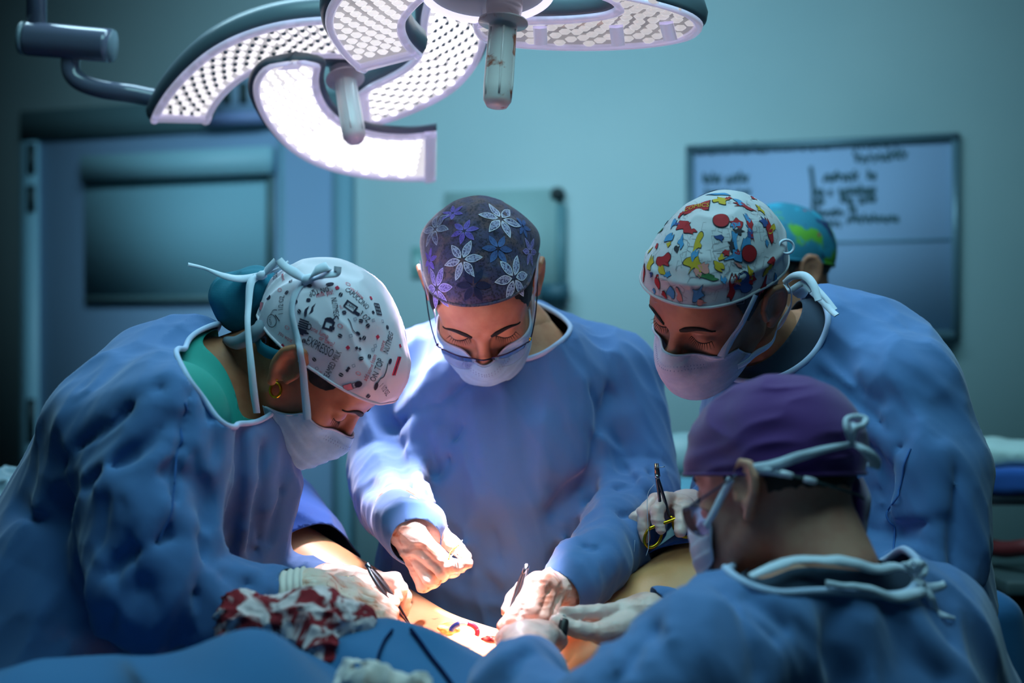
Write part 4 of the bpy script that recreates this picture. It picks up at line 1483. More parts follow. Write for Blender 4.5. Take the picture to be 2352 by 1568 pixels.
# nearest surgeon, right hand (pointing) and left hand (back of the hand)
g_n1, f_n1 = make_glove(nea, (1484, 1414, 1.86), (1540, 1430, 1.89),
    [[(1428, 1400, 1.85), (1376, 1406, 1.83), (1330, 1408, 1.82), (1294, 1406, 1.81)],
     [(1424, 1414, 1.86), (1372, 1424, 1.85), (1342, 1434, 1.86), (1340, 1440, 1.88)],
     [(1420, 1426, 1.875), (1380, 1438, 1.87), (1362, 1440, 1.88), (1366, 1444, 1.895)],
     [(1420, 1436, 1.89), (1392, 1444, 1.89), (1380, 1446, 1.9), (1384, 1450, 1.91)]],
    [(1446, 1436, 1.83), (1384, 1454, 1.81), (1326, 1446, 1.80), (1278, 1428, 1.80)], M_glove, 1.08)
g_n2, f_n2 = make_glove(nea, (1208, 1484, 1.72), (1222, 1538, 1.65),
    [[(1204, 1448, 1.76), (1196, 1452, 1.80), (1186, 1464, 1.82), (1176, 1474, 1.83)],
     [(1226, 1446, 1.765), (1236, 1452, 1.81), (1234, 1464, 1.83), (1228, 1474, 1.84)],
     [(1248, 1450, 1.765), (1268, 1456, 1.80), (1272, 1464, 1.82), (1268, 1474, 1.83)],
     [(1264, 1458, 1.76), (1282, 1464, 1.79), (1286, 1472, 1.80), (1284, 1482, 1.81)]],
    [(1186, 1474, 1.73), (1168, 1466, 1.76), (1158, 1466, 1.785), (1152, 1470, 1.80)], M_glove, 1.1, wr=0.028)

# ------------------------------------------------------------------ instruments
M_steel = mat('steel', srgb(150, 150, 160), 0.25, metal=1.0)
M_dsteel = mat('dull_steel', srgb(96, 92, 98), 0.32, metal=1.0)
M_gold = mat('gold_plating', srgb(214, 170, 40), 0.25, metal=1.0)
M_black = mat('black_handle', srgb(28, 24, 26), 0.4)
M_thread = mat('suture_thread', srgb(190, 200, 220), 0.5)


def forceps(name, label, back, mid, tip, gap=0.009, w=0.0085, nrm=(0.4, -0.8, 0.4)):
    """two spring leaves joined at the back, ending in fine points"""
    a, b, c = U(*back), U(*mid), U(*tip)
    root = empty(name, a)
    tag(root, label, 'forceps')
    ax = c - a; ax /= np.linalg.norm(ax)
    n = np.asarray(nrm, np.float32); n = n - ax * (n @ ax); n /= np.linalg.norm(n)
    s = np.cross(ax, n)
    for k in (-1, 1):
        pts = []
        for t in np.linspace(0, 1, 16):
            q = (1 - t) ** 2 * a + 2 * t * (1 - t) * b + t * t * c
            pts.append(q + s * k * gap * 0.5 * math.sin(math.pi * min(1, t * 1.02)) ** 0.8 * (1 if t < .96 else .3))
        part('leaf', ribbon(pts, n, [w * .7, w, w, w * .95, w * .6, w * .3, w * .2, .0014], 0.0011), M_dsteel, root)
    part('joint', lathe([(0, -.001), (w * .42, 0), (w * .45, .008), (w * .36, .014), (0, .015)], 14, frame_z(ax), a - ax * .004), M_steel, root)
    return root


forceps('tissue_forceps', 'slim steel forceps in the hand under the gold ring of the left surgeon', (846, 1300, 1.925), (890, 1362, 1.90), (944, 1438, 1.915), nrm=(0.75, -0.6, 0.2))
forceps('tissue_forceps', 'steel forceps held upright in the bloodied hand below the glasses wearer', (1209, 1302, 1.895), (1186, 1372, 1.88), (1153, 1464, 1.845), nrm=(-0.75, -0.6, 0.1))

# needle holder with gilt rings
nh = empty('needle_holder', U(1508, 1090, 2.035))
tag(nh, 'needle holder with gilt finger rings held upright by the right surgeon', 'needle holder')
JT, JO = U(1507, 1064, 2.035), U(1509, 1094, 2.035)
part('jaw', tube([JT + V3(-.001, 0, 0), JO], [.0016, .0034], 10), mat('copper_steel', srgb(206, 150, 120), 0.3, metal=1.0), nh)
part('jaw', tube([JT + V3(.0022, 0.001, 0), JO + V3(.002, 0, 0)], [.0014, .0030], 10), M_dsteel, nh)
part('hinge_screw', lathe([(0, 0), (.0034, 0), (.0034, .002), (0, .0026)], 14, frame_z((0, -1, 0)), JO + V3(0, -.003, 0)), M_steel, nh)
for (x1, y1), ringc, rx, ry, rot in (((1518, 1186), (1500, 1232), .016, .011, 1.0), ((1538, 1186), (1572, 1206), .017, .015, 2.2)):
    e = U(x1, y1, 2.035)
    sh = part('shank', tube(spline([JO, (JO + e) / 2 + V3(0.0005, 0, 0), e], 16), [.0030, .0024, .0024], 10), M_dsteel, nh)
    cc = U(*ringc, 2.03)
    rp = []
    for t in np.linspace(0, 2 * math.pi, 30)[:-1]:
        x, z = rx * math.cos(t), ry * math.sin(t)
        rp.append(cc + V3(x * math.cos(rot) - z * math.sin(rot), 0.004 * math.cos(t), x * math.sin(rot) + z * math.cos(rot)))
    rg = part('finger_ring', tube(rp, 0.0023, 10, closed=True), M_gold, nh)
    k = int(np.argmin([np.linalg.norm(p - e) for p in rp]))
    part('ring_arm', tube([e, rp[k]], [.0024, .0026], 10), M_gold, nh)
part('ratchet', tube(spline([U(1490, 1214, 2.02), U(1515, 1204, 2.02), U(1536, 1197, 2.02), U(1560, 1188, 2.02), U(1580, 1179, 2.02)], 20), 0.0024, 8), M_gold, nh)
part('needle', tube(spline([U(1505, 1072, 2.03), U(1516, 1073, 2.03), U(1527, 1071, 2.03)], 10), 0.0006, 6), M_steel, nh)
th = part('suture_thread', tube(smooth_line(spline([U(1503, 1112, 2.03), U(1488, 1134, 2.03), U(1487, 1180, 2.02), U(1490, 1250, 2.02), U(1484, 1276, 2.02)], 30), 2), 0.0005, 6), M_thread, None)
tag(th, 'pale suture thread trailing from the needle holder', 'thread')
th = part('suture_thread', tube(spline([U(1458, 1240, 2.03), U(1456, 1270, 2.03), U(1446, 1300, 2.05)], 20), 0.00045, 6), M_thread, None)
tag(th, 'thin loose thread hanging left of the needle holder hand', 'thread')
# thread and needle in the middle surgeon's fingers
th = part('suture_thread', tube(spline([U(1062, 1240, 1.95), U(1050, 1262, 1.94), U(1036, 1280, 1.925), U(1058, 1284, 1.90), U(1046, 1272, 1.91), U(1052, 1256, 1.94)], 40), 0.0006, 6), M_thread, None)
tag(th, 'clear looped thread between thumb and finger of the glasses wearer', 'thread')
nd = part('suture_needle', tube(spline([U(1030, 1284, 1.915), U(1036, 1266, 1.93), U(1054, 1252, 1.945)], 14), 0.0011, 8), M_gold, None)
tag(nd, 'curved gilt suture needle in the fingers of the glasses wearer', 'needle')
# dark cylinder held in the pointing hand
hb = empty('cautery_pencil', U(1292, 1440, 1.79))
tag(hb, 'short black cautery pencil gripped by the pointing glove at lower right', 'instrument')
ax = U(1296, 1424, 1.795) - U(1290, 1456, 1.785)
part('grip', lathe([(0, 0), (.0062, 0), (.0066, .003), (.0066, .016), (.0058, .020), (0, .020)], 18, frame_z(ax), U(1290, 1457, 1.785)), M_black, hb)
part('rod', tube([U(1296, 1424, 1.795), U(1330, 1426, 1.83), U(1362, 1434, 1.85)], .0022, 10), M_dsteel, hb)
part('blade', tube([U(1293, 1412, 1.80), U(1304, 1424, 1.80)], [.0012, .002], 8), M_dsteel, hb)
# gilt instrument ring resting on the left surgeon's hand
cc = U(796, 1338, 1.90)
rr = part('instrument_ring', tube([cc + V3(0.012 * math.cos(t), 0.004 * math.sin(t), 0.0075 * math.sin(t)) for t in np.linspace(0, 2 * math.pi, 30)[:-1]], 0.0013, 8, closed=True), M_gold, None)
tag(rr, 'gold finger ring of a clamp behind the wrist of the left surgeon', 'instrument')

# ------------------------------------------------------------------ the patient, table and drapes
M_pskin = mat('patient_skin', srgb(228, 164, 112), 0.42, mottling=[(9, srgb(218, 148, 96), .4, .7)], stain=[(34, srgb(150, 72, 44), .67, .72, .8)], bump=(240, 0.08, 'noise'), sss=0.10)


def pbase(P):
    d = ell(P, V3(-0.02, 2.02, 0.826), (0.17, 0.17, 0.105))
    d = smin(d, ell(P, V3(-0.02, 1.80, 0.838), (0.155, 0.24, 0.100)), 0.07)
    d = smin(d, ell(P, V3(-0.02, 1.45, 0.86), (0.165, 0.22, 0.11)), 0.08)
    d = smin(d, ell(P, V3(-0.02, 1.13, 0.86), (0.078, 0.10, 0.09)), 0.05)
    d = smin(d, chain(P, [V3(-0.11, 2.02, 0.86), U(652, 1322, 2.22), V3(-0.44, 2.32, 0.60)], [0.098, 0.085, 0.05]), 0.05)
    d = smin(d, chain(P, [V3(0.09, 1.99, 0.855), U(1700, 1318, 2.10), V3(0.46, 2.26, 0.58)], [0.102, 0.088, 0.05]), 0.04)
    return d


V, F = surface(pbase, (-0.62, 0.98, 0.5), (0.6, 2.42, 1.12), 0.008)
pat = link('person', mesh_np('patient', V - V3(0, 1.9, 0.78), F), M_pskin)
pat.location = (0, 1.9, 0.78)
tag(pat, 'draped patient lying on the table with bare thighs apart', 'person')
bpy.context.view_layer.update()
# open wound: tissue folds at the site
M_tissue = mat('wet_tissue', srgb(150, 40, 40), 0.25, mottling=[(60, srgb(196, 96, 70), .45, .6), (90, srgb(90, 14, 20), .55, .65)], bump=(160, 0.5, 'noise'))
M_fat = mat('yellow_tissue', srgb(226, 170, 96), 0.35, bump=(120, 0.4, 'noise'))


def lump(c, r, res, m, name, parent, seed=0, amp=0.3, squash=(1, 1, .6)):
    c = np.asarray(c, np.float32)
    def f(P):
        q = (P - c) / np.asarray(squash, np.float32)
        return np.linalg.norm(q, axis=1) - r * (1 + amp * (noise3(P / (r * .55) + seed) - .5) * 2)
    V, F = surface(f, c - r * 1.8, c + r * 1.8, res)
    return link(name, mesh_np(name, V, F), m, parent)


lump(U(926, 1446, 1.88), 0.013, 0.0022, M_tissue, 'wound_edge', pat, 2, squash=(1.2, 1, .5))
lump(U(1130, 1468, 1.85), 0.010, 0.002, M_tissue, 'wound_edge', pat, 5, squash=(1.3, 1, .5))
lump(U(1030, 1444, 1.93), 0.010, 0.0018, M_fat, 'tissue_fold', pat, 8, squash=(1.5, 1, .8))
# red, white and blue clip on the belly
M_redp = mat('red_plastic', srgb(206, 30, 52), 0.35)
M_whitep = mat('white_plastic', srgb(220, 222, 240), 0.35)
M_bluep = mat('blue_plastic', srgb(40, 56, 130), 0.35)
cp = empty('umbilical_clip', U(1065, 1448, 1.95))
tag(cp, 'small red white and blue round clip lying beside the bright belly', 'clip')
for a0, a1, mm in ((20, 75, M_redp), (75, 110, M_whitep), (110, 170, M_bluep), (-20, 20, M_redp)):
    c0 = U(1066, 1452, 1.92)
    pts = [c0 + V3(0.018 * math.cos(math.radians(a)), 0, 0.0125 * math.sin(math.radians(a))) for a in np.linspace(a0, a1, 10)]
    part('band', tube(pts, 0.0036, 10), mm, cp)

M_drape = mat('drape_cloth', srgb(38, 84, 160), 0.85, noise=(6, srgb(34, 78, 152), .35, .65), bump=(600, 0.06, 'weave'), sheen=0.2, spec=0.2)
M_drape2 = mat('drape_cloth_teal', srgb(40, 98, 146), 0.85, noise=(6, srgb(36, 92, 140), .35, .65), bump=(600, 0.06, 'weave'), sheen=0.2, spec=0.2)

tb = empty('operating_table', (0, 1.75, 0))
tag(tb, 'operating table on a column under the patient and the drapes', 'table')
bevel(part('pad', box_arr((-0.02, 1.45, 0.70), (0.36, 1.25, 0.07)), M_black, tb, False), 0.015)
bevel(part('table_top', box_arr((-0.02, 1.45, 0.645), (0.38, 1.3, 0.04)), M_steel, tb, False), 0.008)
part('column', box_arr((-0.02, 1.6, 0.35), (0.22, 0.28, 0.56)), M_steel, tb, False)
bevel(part('base', box_arr((-0.02, 1.6, 0.045), (0.42, 0.9, 0.09)), M_steel, tb, False), 0.02)


def cloth(name, label, f, lo, hi, h, m, cut=None, th=0.0016, group=None):
    V, F = surface(f, lo, hi, h)
    c = cut(V) if cut is not None else None
    if c is not None: V, F, _ = clip_mesh(V, F, c)
    base = V.mean(0); base[2] = V[:, 2].min()
    o = link(name, mesh_np(name, V - base, F), m)
    o.location = [float(x) for x in base]
    solid(o, th, -1)
    tag(o, label, 'drape', group)
    return o


# hood drape over the far left knee
ka, kb = U(700, 1345, 2.20), U(560, 1215, 2.34)
kax = (kb - ka) / np.linalg.norm(kb - ka)


def knee(P):
    d = chain(P, [U(690, 1340, 2.21), U(590, 1240, 2.33), U(500, 1400, 2.40)], [0.100, 0.118, 0.10])
    d = smin(d, chain(P, [U(622, 1178, 2.26), U(660, 1200, 2.2)], [0.040, 0.03]), 0.05)
    d = d - 0.012 * (fold_noise(P, ortho(kax), (0.10, 0.07, 0.07), 5.0) - .3) - 0.006 * (noise3(P / 0.06) - .5)
    return d


cloth('leg_drape', 'royal blue drape hooded over the raised thigh behind the left surgeon', knee, U(600, 1300, 2.3) - 0.26, U(600, 1300, 2.3) + 0.26, 0.007, M_drape,
      cut=lambda V: np.maximum(-((V - U(742, 1268, 2.2)) @ kax) - 0.0, 0.62 - V[:, 2]))


# drape on the other thigh, beneath the needle holder
def thigh2(P):
    d = pbase(P) - 0.012
    return d - 0.006 * (noise3(P / 0.04 + 3) - .5)


tax = U(1700, 1322, 2.14) - V3(0.09, 2.02, 0.86); tax /= np.linalg.norm(tax)
cloth('leg_drape', 'dark blue drape edge over the thigh under the needle holder', thigh2, U(1640, 1300, 2.14) - 0.26, U(1640, 1300, 2.14) + 0.26, 0.008, M_drape,
      cut=lambda V: np.maximum(-((V - U(1560, 1300, 2.06)) @ V3(.35, .75, .3)), -((V - U(1470, 1330, 2.06)) @ tax)))


# big drape over the near end of the table
def near_drape(P):
    d = ell(P, V3(-0.42, 1.47, 0.80), (0.40, 0.26, 0.205))
    d = smin(d, ell(P, V3(-0.275, 1.46, 0.80), (0.13, 0.26, 0.245)), 0.06)
    d = smax(d, 0.45 - P[:, 2], 0.03)
    d = d - 0.022 * (fold_noise(P, ortho((0.75, -0.6, -0.3)), (0.5, 0.085, 0.10), 2.0) - .3) - 0.006 * (noise3(P / 0.09 + 1) - .5)
    return d


cloth('patient_drape', 'wide blue drape humped over the near end of the table, lower left', near_drape, (-0.90, 1.12, 0.42), (0.1, 1.82, 1.10), 0.007, M_drape2, cut=lambda V: 0.50 - V[:, 2])


def mid_drape(P):
    d = ell(P, V3(-0.155, 1.66, 0.882), (0.150, 0.15, 0.132))
    d = smin(d, ell(P, V3(-0.085, 1.57, 0.862), (0.135, 0.17, 0.122)), 0.05)
    d = smax(d, 0.5 - P[:, 2], 0.03)
    d = d - 0.018 * (fold_noise(P, ortho((0.75, -0.5, -0.35)), (0.4, 0.065, 0.065), 6.0) - .3) - 0.004 * (noise3(P / 0.07 + 1) - .5)
    return d


cloth('belly_drape', 'blue drape bordering the bright bare belly, in front of the gloved hands', mid_drape, (-0.34, 1.34, 0.5), (0.14, 1.86, 1.06), 0.006, M_drape2, cut=lambda V: 0.55 - V[:, 2])
cb = part('cable', tube(wrap(pick([(944, 1450), (966, 1480), (990, 1515), (1014, 1545), (1040, 1580)], mid_drape, 1.2, 2.1), mid_drape, 0.003, 40, 2), 0.0022, 8), mat('navy_cable', srgb(10, 22, 60), 0.9, spec=0.05), None)
tag(cb, 'dark thin cable running down over the belly drape', 'cable')
cb = part('cable', tube(wrap(pick([(902, 1452), (884, 1475), (872, 1505), (868, 1530)], mid_drape, 1.2, 2.1), mid_drape, 0.003, 40, 2), 0.0018, 8), MATS['navy_cable'], None)
tag(cb, 'dark thin cable beside the bloodied gauze', 'cable')

# bloodied gauze and the clean one
M_gauze = mat('bloody_gauze', srgb(230, 206, 210), 0.9, stain=[(16, srgb(136, 18, 34), .46, .54, 2.2), (7, srgb(74, 4, 10), .60, .66, .5)], bump=(260, 0.5, 'weave'))
M_gauzew = mat('clean_gauze', srgb(222, 212, 210), 0.9, bump=(260, 0.5, 'weave'))


def gauze(P):
    d = chain(P, [U(556, 1425, 1.68), U(640, 1420, 1.67), U(740, 1430, 1.66), U(815, 1432, 1.67)], [0.024, 0.026, 0.030, 0.018])
    d = smin(d, chain(P, [U(720, 1440, 1.65), U(745, 1500, 1.60)], [0.034, 0.012]), 0.02)
    d = smin(d, chain(P, [U(560, 1400, 1.69), U(545, 1440, 1.66)], [0.018, 0.016]), 0.02)
    w = noise3(P / 0.03)
    Q = P + 0.012 * np.stack([w, noise3(P / 0.03 + 7), noise3(P / 0.03 + 13)], 1)
    return d - 0.010 * ((1 - np.abs(2 * noise3(Q / np.array([.04, .02, .018], np.float32) + 3) - 1)) ** 2 - .4) - 0.004 * (1 - np.abs(2 * noise3(P / 0.009) - 1))


V, F = surface(gauze, U(690, 1440, 1.66) - 0.14, U(690, 1440, 1.66) + 0.14, 0.0028)
o = link('gauze_swab', mesh_np('gauze', V, F), M_gauze)
tag(o, 'crumpled white gauze soaked with blood, beside the cuff of the left surgeon', 'gauze')


def gauze2(P):
    d = chain(P, [U(800, 1560, 1.50), U(860, 1572, 1.48), U(960, 1580, 1.47)], [0.016, 0.018, 0.012])
    w = noise3(P / 0.03 + 4)
    Q = P + 0.012 * np.stack([w, noise3(P / 0.03 + 7), noise3(P / 0.03 + 13)], 1)
    return d - 0.012 * ((1 - np.abs(2 * noise3(Q / 0.022 + 9) - 1)) ** 2 - .4)


V, F = surface(gauze2, U(870, 1570, 1.48) - 0.1, U(870, 1570, 1.48) + 0.1, 0.003)
o = link('gauze_swab', mesh_np('gauze', V, F), M_gauzew)
tag(o, 'pale clean gauze at the lower edge, in front of the belly drape', 'gauze')

# ------------------------------------------------------------------ surgical lamps
M_house = mat('lamp_housing', srgb(96, 112, 124), 0.35, spec=0.5)
M_cover = mat('lamp_cover_rim', srgb(206, 202, 232), 0.25, trans=0.25, emit=((0.74, 0.70, 0.95, 1), 0.30))
M_arm = mat('lamp_arm_enamel', srgb(84, 88, 108), 0.2, coat=0.5)
M_armd = mat('lamp_arm_seam', srgb(24, 32, 44), 0.5)
M_hand = mat('lamp_handle_sleeve', srgb(222, 208, 214), 0.35, coat=0.3)
M_handb = mat('bloodied_handle_sleeve', srgb(232, 220, 220), 0.3, stain=[(36, srgb(176, 92, 70), .60, .70, .8)], coat=0.4)
M_dot = mat('led_gap', srgb(120, 140, 150), 0.5)


def led(name, s):
    return mat(name, (0.22, 0.22, 0.25, 1), 0.25, emit=((1.0, 0.97, 1.0, 1), s))


def plane_pts(px, C, n, off=0.0):
    px = np.asarray(px, np.float32)
    d = np.stack([(px[:, 0] - CX) / FPX, np.ones(len(px)), -(px[:, 1] - CY) / FPX], 1)
    o = V3(0, 0, CZ)
    t = ((C + n * off - o) @ n) / (d @ n)
    return (o + d * t[:, None]).astype(np.float32)


def petal(parent, outer, inner, C, n, s_plate, s_cell, th=0.048, cell=0.0165, rim=0.013, off=0.0, nu=44, dots=True, hs=1.0):
    O = resample(spline(plane_pts(outer, C, n, off), 90), n=nu)
    I = resample(spline(plane_pts(inner, C, n, off), 90), n=nu)
    wid = np.linalg.norm(O - I, axis=1)
    sd = (I - O) / np.maximum(wid, 1e-6)[:, None]

    def loft(prof, closed=True):
        """prof: (edge 0 = outer / 1 = inner, inset metres, height along n)"""
        m = len(prof); V = []
        for i in range(nu):
            for e, ins, hh in prof:
                b = O[i] + sd[i] * ins if e == 0 else (I[i] - sd[i] * ins if e == 1 else (O[i] + I[i]) / 2)
                V.append(b + n * hh)
        F = []
        for i in range(nu - 1):
            for k in range(m if closed else m - 1):
                l = (k + 1) % m
                F.append([i * m + k, i * m + l, (i + 1) * m + l, (i + 1) * m + k])
        if closed:
            T = [[a, b, c] for f in F for a, b, c in ((f[0], f[1], f[2]), (f[0], f[2], f[3]))]
            for k in range(1, m - 1):
                T.append([0, k + 1, k]); T.append([(nu - 1) * m, (nu - 1) * m + k, (nu - 1) * m + k + 1])
            return np.array(V, np.float32), np.array(T)
        return np.array(V, np.float32), np.array(F)
    pe = part('petal_housing', loft([(e, i, z * hs) for e, i, z in ((0, 0.001, 0.0), (0, -0.006, 0.008), (0, -0.009, 0.022), (0, -0.004, 0.038), (0, 0.016, th), (2, 0, th + .006), (1, 0.016, th), (1, -0.004, 0.038), (1, -0.009, 0.022), (1, -0.006, 0.008), (1, 0.001, 0.0))]), M_house, parent)
    for e in (0, 1):
        part('lens_rim', loft([(e, 0.0, 0.0), (e, 0.002, -0.006), (e, rim * .6, -0.0085), (e, rim, -0.006), (e, rim, 0.0)]), M_cover, pe)
    for j, i0 in ((0, 0), (1, nu - 1)):
        i1 = 1 if i0 == 0 else nu - 2
        tdir = (O[i1] + I[i1]) / 2 - (O[i0] + I[i0]) / 2; tdir /= np.linalg.norm(tdir)
        prof = [(0, 0), (0.002, -0.006), (0.016, -0.0085), (0.022, -0.006), (0.022, 0)]
        V = [p + tdir * a + n * b for p in (O[i0] + sd[i0] * .001, I[i0] - sd[i0] * .001) for a, b in prof]
        F = [[k, (k + 1) % 5, 5 + (k + 1) % 5, 5 + k] for k in range(5)]
        part('lens_end', (np.array(V, np.float32), np.array(F)), M_cover, pe, False)
    part('led_plate', loft([(0, rim * .8, -0.001), (1, rim * .8, -0.001), (1, rim * .8, 0.002), (0, rim * .8, 0.002)]), led('led_plate_%d' % int(s_plate * 100), s_plate), pe, False)
    # hexagonal lens cells on the plate
    mid = (O + I) / 2
    s = np.concatenate([[0], np.cumsum(np.linalg.norm(np.diff(mid, axis=0), axis=1))])
    cells, dts = [], []
    e1 = V3(1, 0, 0) - n * n[0]; e1 /= np.linalg.norm(e1); e2 = np.cross(n, e1)
    row = 0; pos = 0.028
    dome = [(1.0, 0.0), (0.86, 0.35), (0.5, 0.62), (0.0, 0.72)]
    while pos < s[-1] - 0.026:
        w = np.interp(pos, s, wid)
        cO = np.array([np.interp(pos, s, O[:, k]) for k in range(3)]); cI = np.array([np.interp(pos, s, I[:, k]) for k in range(3)])
        nn = max(1, int((w - 2 * rim - cell * .4) / cell))
        for k in range(nn):
            t = (k + 0.5 + (0.25 if row % 2 else -0.25)) / nn
            a = rim / w; q = cO + (cI - cO) * (a + (1 - 2 * a) * t)
            V = []; rr = cell * 0.47
            for r, hh in dome[:-1]:
                for g in range(6):
                    an = math.pi / 3 * g
                    V.append(q + (e1 * math.cos(an) + e2 * math.sin(an)) * rr * r - n * (0.001 + hh * 0.006))
            V.append(q - n * (0.001 + .72 * .006))
            F = [[b * 6 + g, b * 6 + (g + 1) % 6, (b + 1) * 6 + (g + 1) % 6] for b in range(2) for g in range(6)] + [[b * 6 + g, (b + 1) * 6 + (g + 1) % 6, (b + 1) * 6 + g] for b in range(2) for g in range(6)] + [[12 + g, 12 + (g + 1) % 6, 18] for g in range(6)]
            cells.append((np.array(V, np.float32), np.array(F)))
            if dots:
                q2 = q + (cO - cI) / w * cell * 0.5
                V, F = lathe([(0, 0.003), (0.0034, 0.0035), (0.004, 0.0)], 6, None)
                R = np.stack([e1, np.cross(-n, e1), -n], 1)
                dts.append((V @ R.T + q2, F))
        pos += cell * 0.88; row += 1
    o = part('led_lenses', join_arrays(cells), led('led_cell_%d' % int(s_cell * 100), s_cell), pe, True)
    tag(o, kind='stuff')
    if dts:
        o = part('led_gaps', join_arrays(dts), M_dot, pe, False); tag(o, kind='stuff')
    return pe


def clipstrip(parent, p0, p1, C, n, w=0.02):
    a, b = plane_pts([p0, p1], C, n, -0.010)
    part('cover_clip', ribbon(resample([a, b], n=4), -n, w, 0.002), M_cover, parent, False)


def tilt(t, rx=0.0):
    v = V3(rx, math.sin(math.radians(t)), math.cos(math.radians(t)))
    return v / np.linalg.norm(v)


n1 = tilt(26, -0.05)
lp1 = empty('surgical_lamp', L1C)
tag(lp1, 'brightly lit surgical lamp with curved petals, above the flowered and coffee caps', 'lamp')
petal(lp1, [(345, 276), (358, 246), (385, 205), (425, 160), (480, 114), (550, 77), (640, 50), (745, 38), (850, 42)],
      [(482, 279), (492, 255), (512, 225), (545, 192), (590, 163), (650, 142), (720, 131), (790, 131), (850, 140)], L1C, n1, 0.45, 1.0)
petal(lp1, [(1085, -40), (1112, 0), (1121, 50), (1118, 95), (1095, 150), (1045, 205), (975, 245), (890, 278), (826, 289)],
      [(985, -40), (975, 0), (967, 40), (964, 85), (955, 122), (925, 152), (885, 175), (850, 192), (822, 212)], L1C, n1, 0.6, 1.7, off=-0.008)
petal(lp1, [(655, 141), (612, 150), (588, 175), (581, 205), (590, 245), (620, 295), (670, 345), (740, 382), (830, 404), (920, 412), (1001, 412)],
      [(700, 138), (735, 148), (734, 170), (733, 192), (741, 222), (762, 255), (800, 283), (850, 300), (900, 307), (950, 307), (1003, 300)], L1C, n1, 0.72, 1.7, off=-0.030, dots=False, hs=0.38)


def handle(parent, top, bot, D0, D1, r, m, hub_r=0.03):
    a, b = U(*top, D0), U(*bot, D1)
    ax = b - a; L = float(np.linalg.norm(ax)); R = frame_z(ax)
    hub = part('handle_socket', lathe([(0, -0.05), (r * 1.25, -0.05), (r * 1.3, -0.03), (r * 1.35, 0.0), (0, 0.0)], 24, R, a), M_arm, parent)
    prof = [(0, 0), (r * 1.28, 0.0), (r * 1.30, L * .10), (r * 1.18, L * .2), (r * 1.75, L * .215), (r * 1.78, L * .235), (r * 1.02, L * .25), (r * 1.0, L * .3), (r * 1.06, L * .8), (r * 1.0, L * .93), (r * .72, L * .985), (r * .3, L), (0, L)]
    h = part('handle_grip', lathe(prof, 28, R, a), m, parent)
    for k in range(6):   # shallow ribs along the grip
        an = k * math.pi / 3
        p = [a + R @ V3(math.cos(an) * r * q, math.sin(an) * r * q, L * z) for q, z in ((0.99, .3), (1.035, .55), (1.05, .8), (1.0, .9))]
        part('grip_rib', tube(p, 0.0016, 6), m, h)
    return h


handle(lp1, (786, 140), (816, 326), 2.40, 2.335, 0.0185, M_hand)
part('hub', lathe([(0, 0.055), (0.036, 0.05), (0.042, 0.03), (0.040, 0.0), (0.02, -0.012), (0, -0.012)], 30, frame_z(n1), plane_pts([(775, 135)], L1C, n1)[0] + n1 * 0.01), M_house, lp1)
# suspension: vertical post, swivel drum, bent tube
DA = 2.52
part('suspension_post', tube([U(84, -420, DA), U(84, 70, DA)], 0.0175, 20), M_arm, lp1)
dr = part('swivel_drum', tube([U(62, 88, DA), U(70, 89, DA), U(244, 104, DA - .02), U(250, 105, DA - .02)], [0.030, 0.0305, 0.0292, 0.029], 36), M_arm, lp1)
part('drum_seam', tube([U(159, 97, DA), U(163, 97.3, DA)], 0.0306, 36), M_armd, dr)
for x, y in ((48, 87), (252, 105)):
    part('drum_cap', tube([U(x, y, DA), U(x + 10, y + 1, DA)], [0.0285, 0.0298] if x < 100 else [0.030, 0.0275], 36), M_house, dr)
part('bent_tube', tube(smooth_line(spline([U(170, 100, DA), U(162, 150, DA), U(176, 182, DA), U(225, 203, DA), U(300, 214, DA), U(400, 222, DA + .02), U(560, 150, 2.62)], 60), 3), [0.017, 0.0165, 0.0165, 0.0165, 0.0165], 20), M_arm, lp1)

n2 = tilt(13, 0.0)
lp2 = empty('surgical_lamp', L2C)
tag(lp2, 'nearer surgical lamp cut off by the top edge, with a blood smeared handle', 'lamp')
petal(lp2, [(800, -40), (765, -6), (748, 30), (750, 68), (772, 106), (800, 138), (829, 160)],
      [(1010, -30), (968, 2), (938, 36), (931, 62), (939, 88), (954, 108), (971, 124)], L2C, n2, 0.30, 0.85, cell=0.019, dots=False)
petal(lp2, [(1086, 44), (1086, 62), (1100, 84), (1130, 96), (1200, 105), (1300, 110), (1400, 109), (1500, 102), (1580, 87), (1612, 66), (1612, 48), (1585, 28), (1535, 10), (1470, -6), (1390, -22)],
      [(1106, 38), (1112, 40), (1130, 40), (1150, 39), (1200, 38), (1270, 37), (1330, 34), (1380, 28), (1404, 21), (1412, 14), (1408, 6), (1394, -4), (1370, -14), (1340, -24), (1300, -32)], L2C, n2, 0.16, 0.50, cell=0.02, rim=0.016, dots=False, nu=60, th=0.05)
part('hub', lathe([(0, 0.06), (0.075, 0.055), (0.092, 0.03), (0.09, 0.006), (0.084, 0.0), (0, 0.0)], 36, frame_z(n2), plane_pts([(1120, -22)], L2C, n2)[0]), M_house, lp2)
part('hub_rim', tube([plane_pts([(1120, -22)], L2C, n2)[0] + frame_z(n2) @ V3(0.088 * math.cos(t), 0.088 * math.sin(t), -.002) for t in np.linspace(0, 2 * math.pi, 50)[:-1]], 0.006, 10, closed=True), mat('hub_rim_glow', srgb(220, 214, 240), 0.3, emit=((0.80, 0.76, 0.98, 1), 1.1)), lp2)  # glow added to the rim to brighten the handle
handle(lp2, (1160, -6), (1141, 249), 1.97, 1.945, 0.0195, M_handb)
for p0, p1 in (((1240, 62), (1242, 100)), ((1415, 60), (1420, 102)), ((1530, 52), (1540, 90))):
    clipstrip(lp2, p0, p1, L2C, n2)
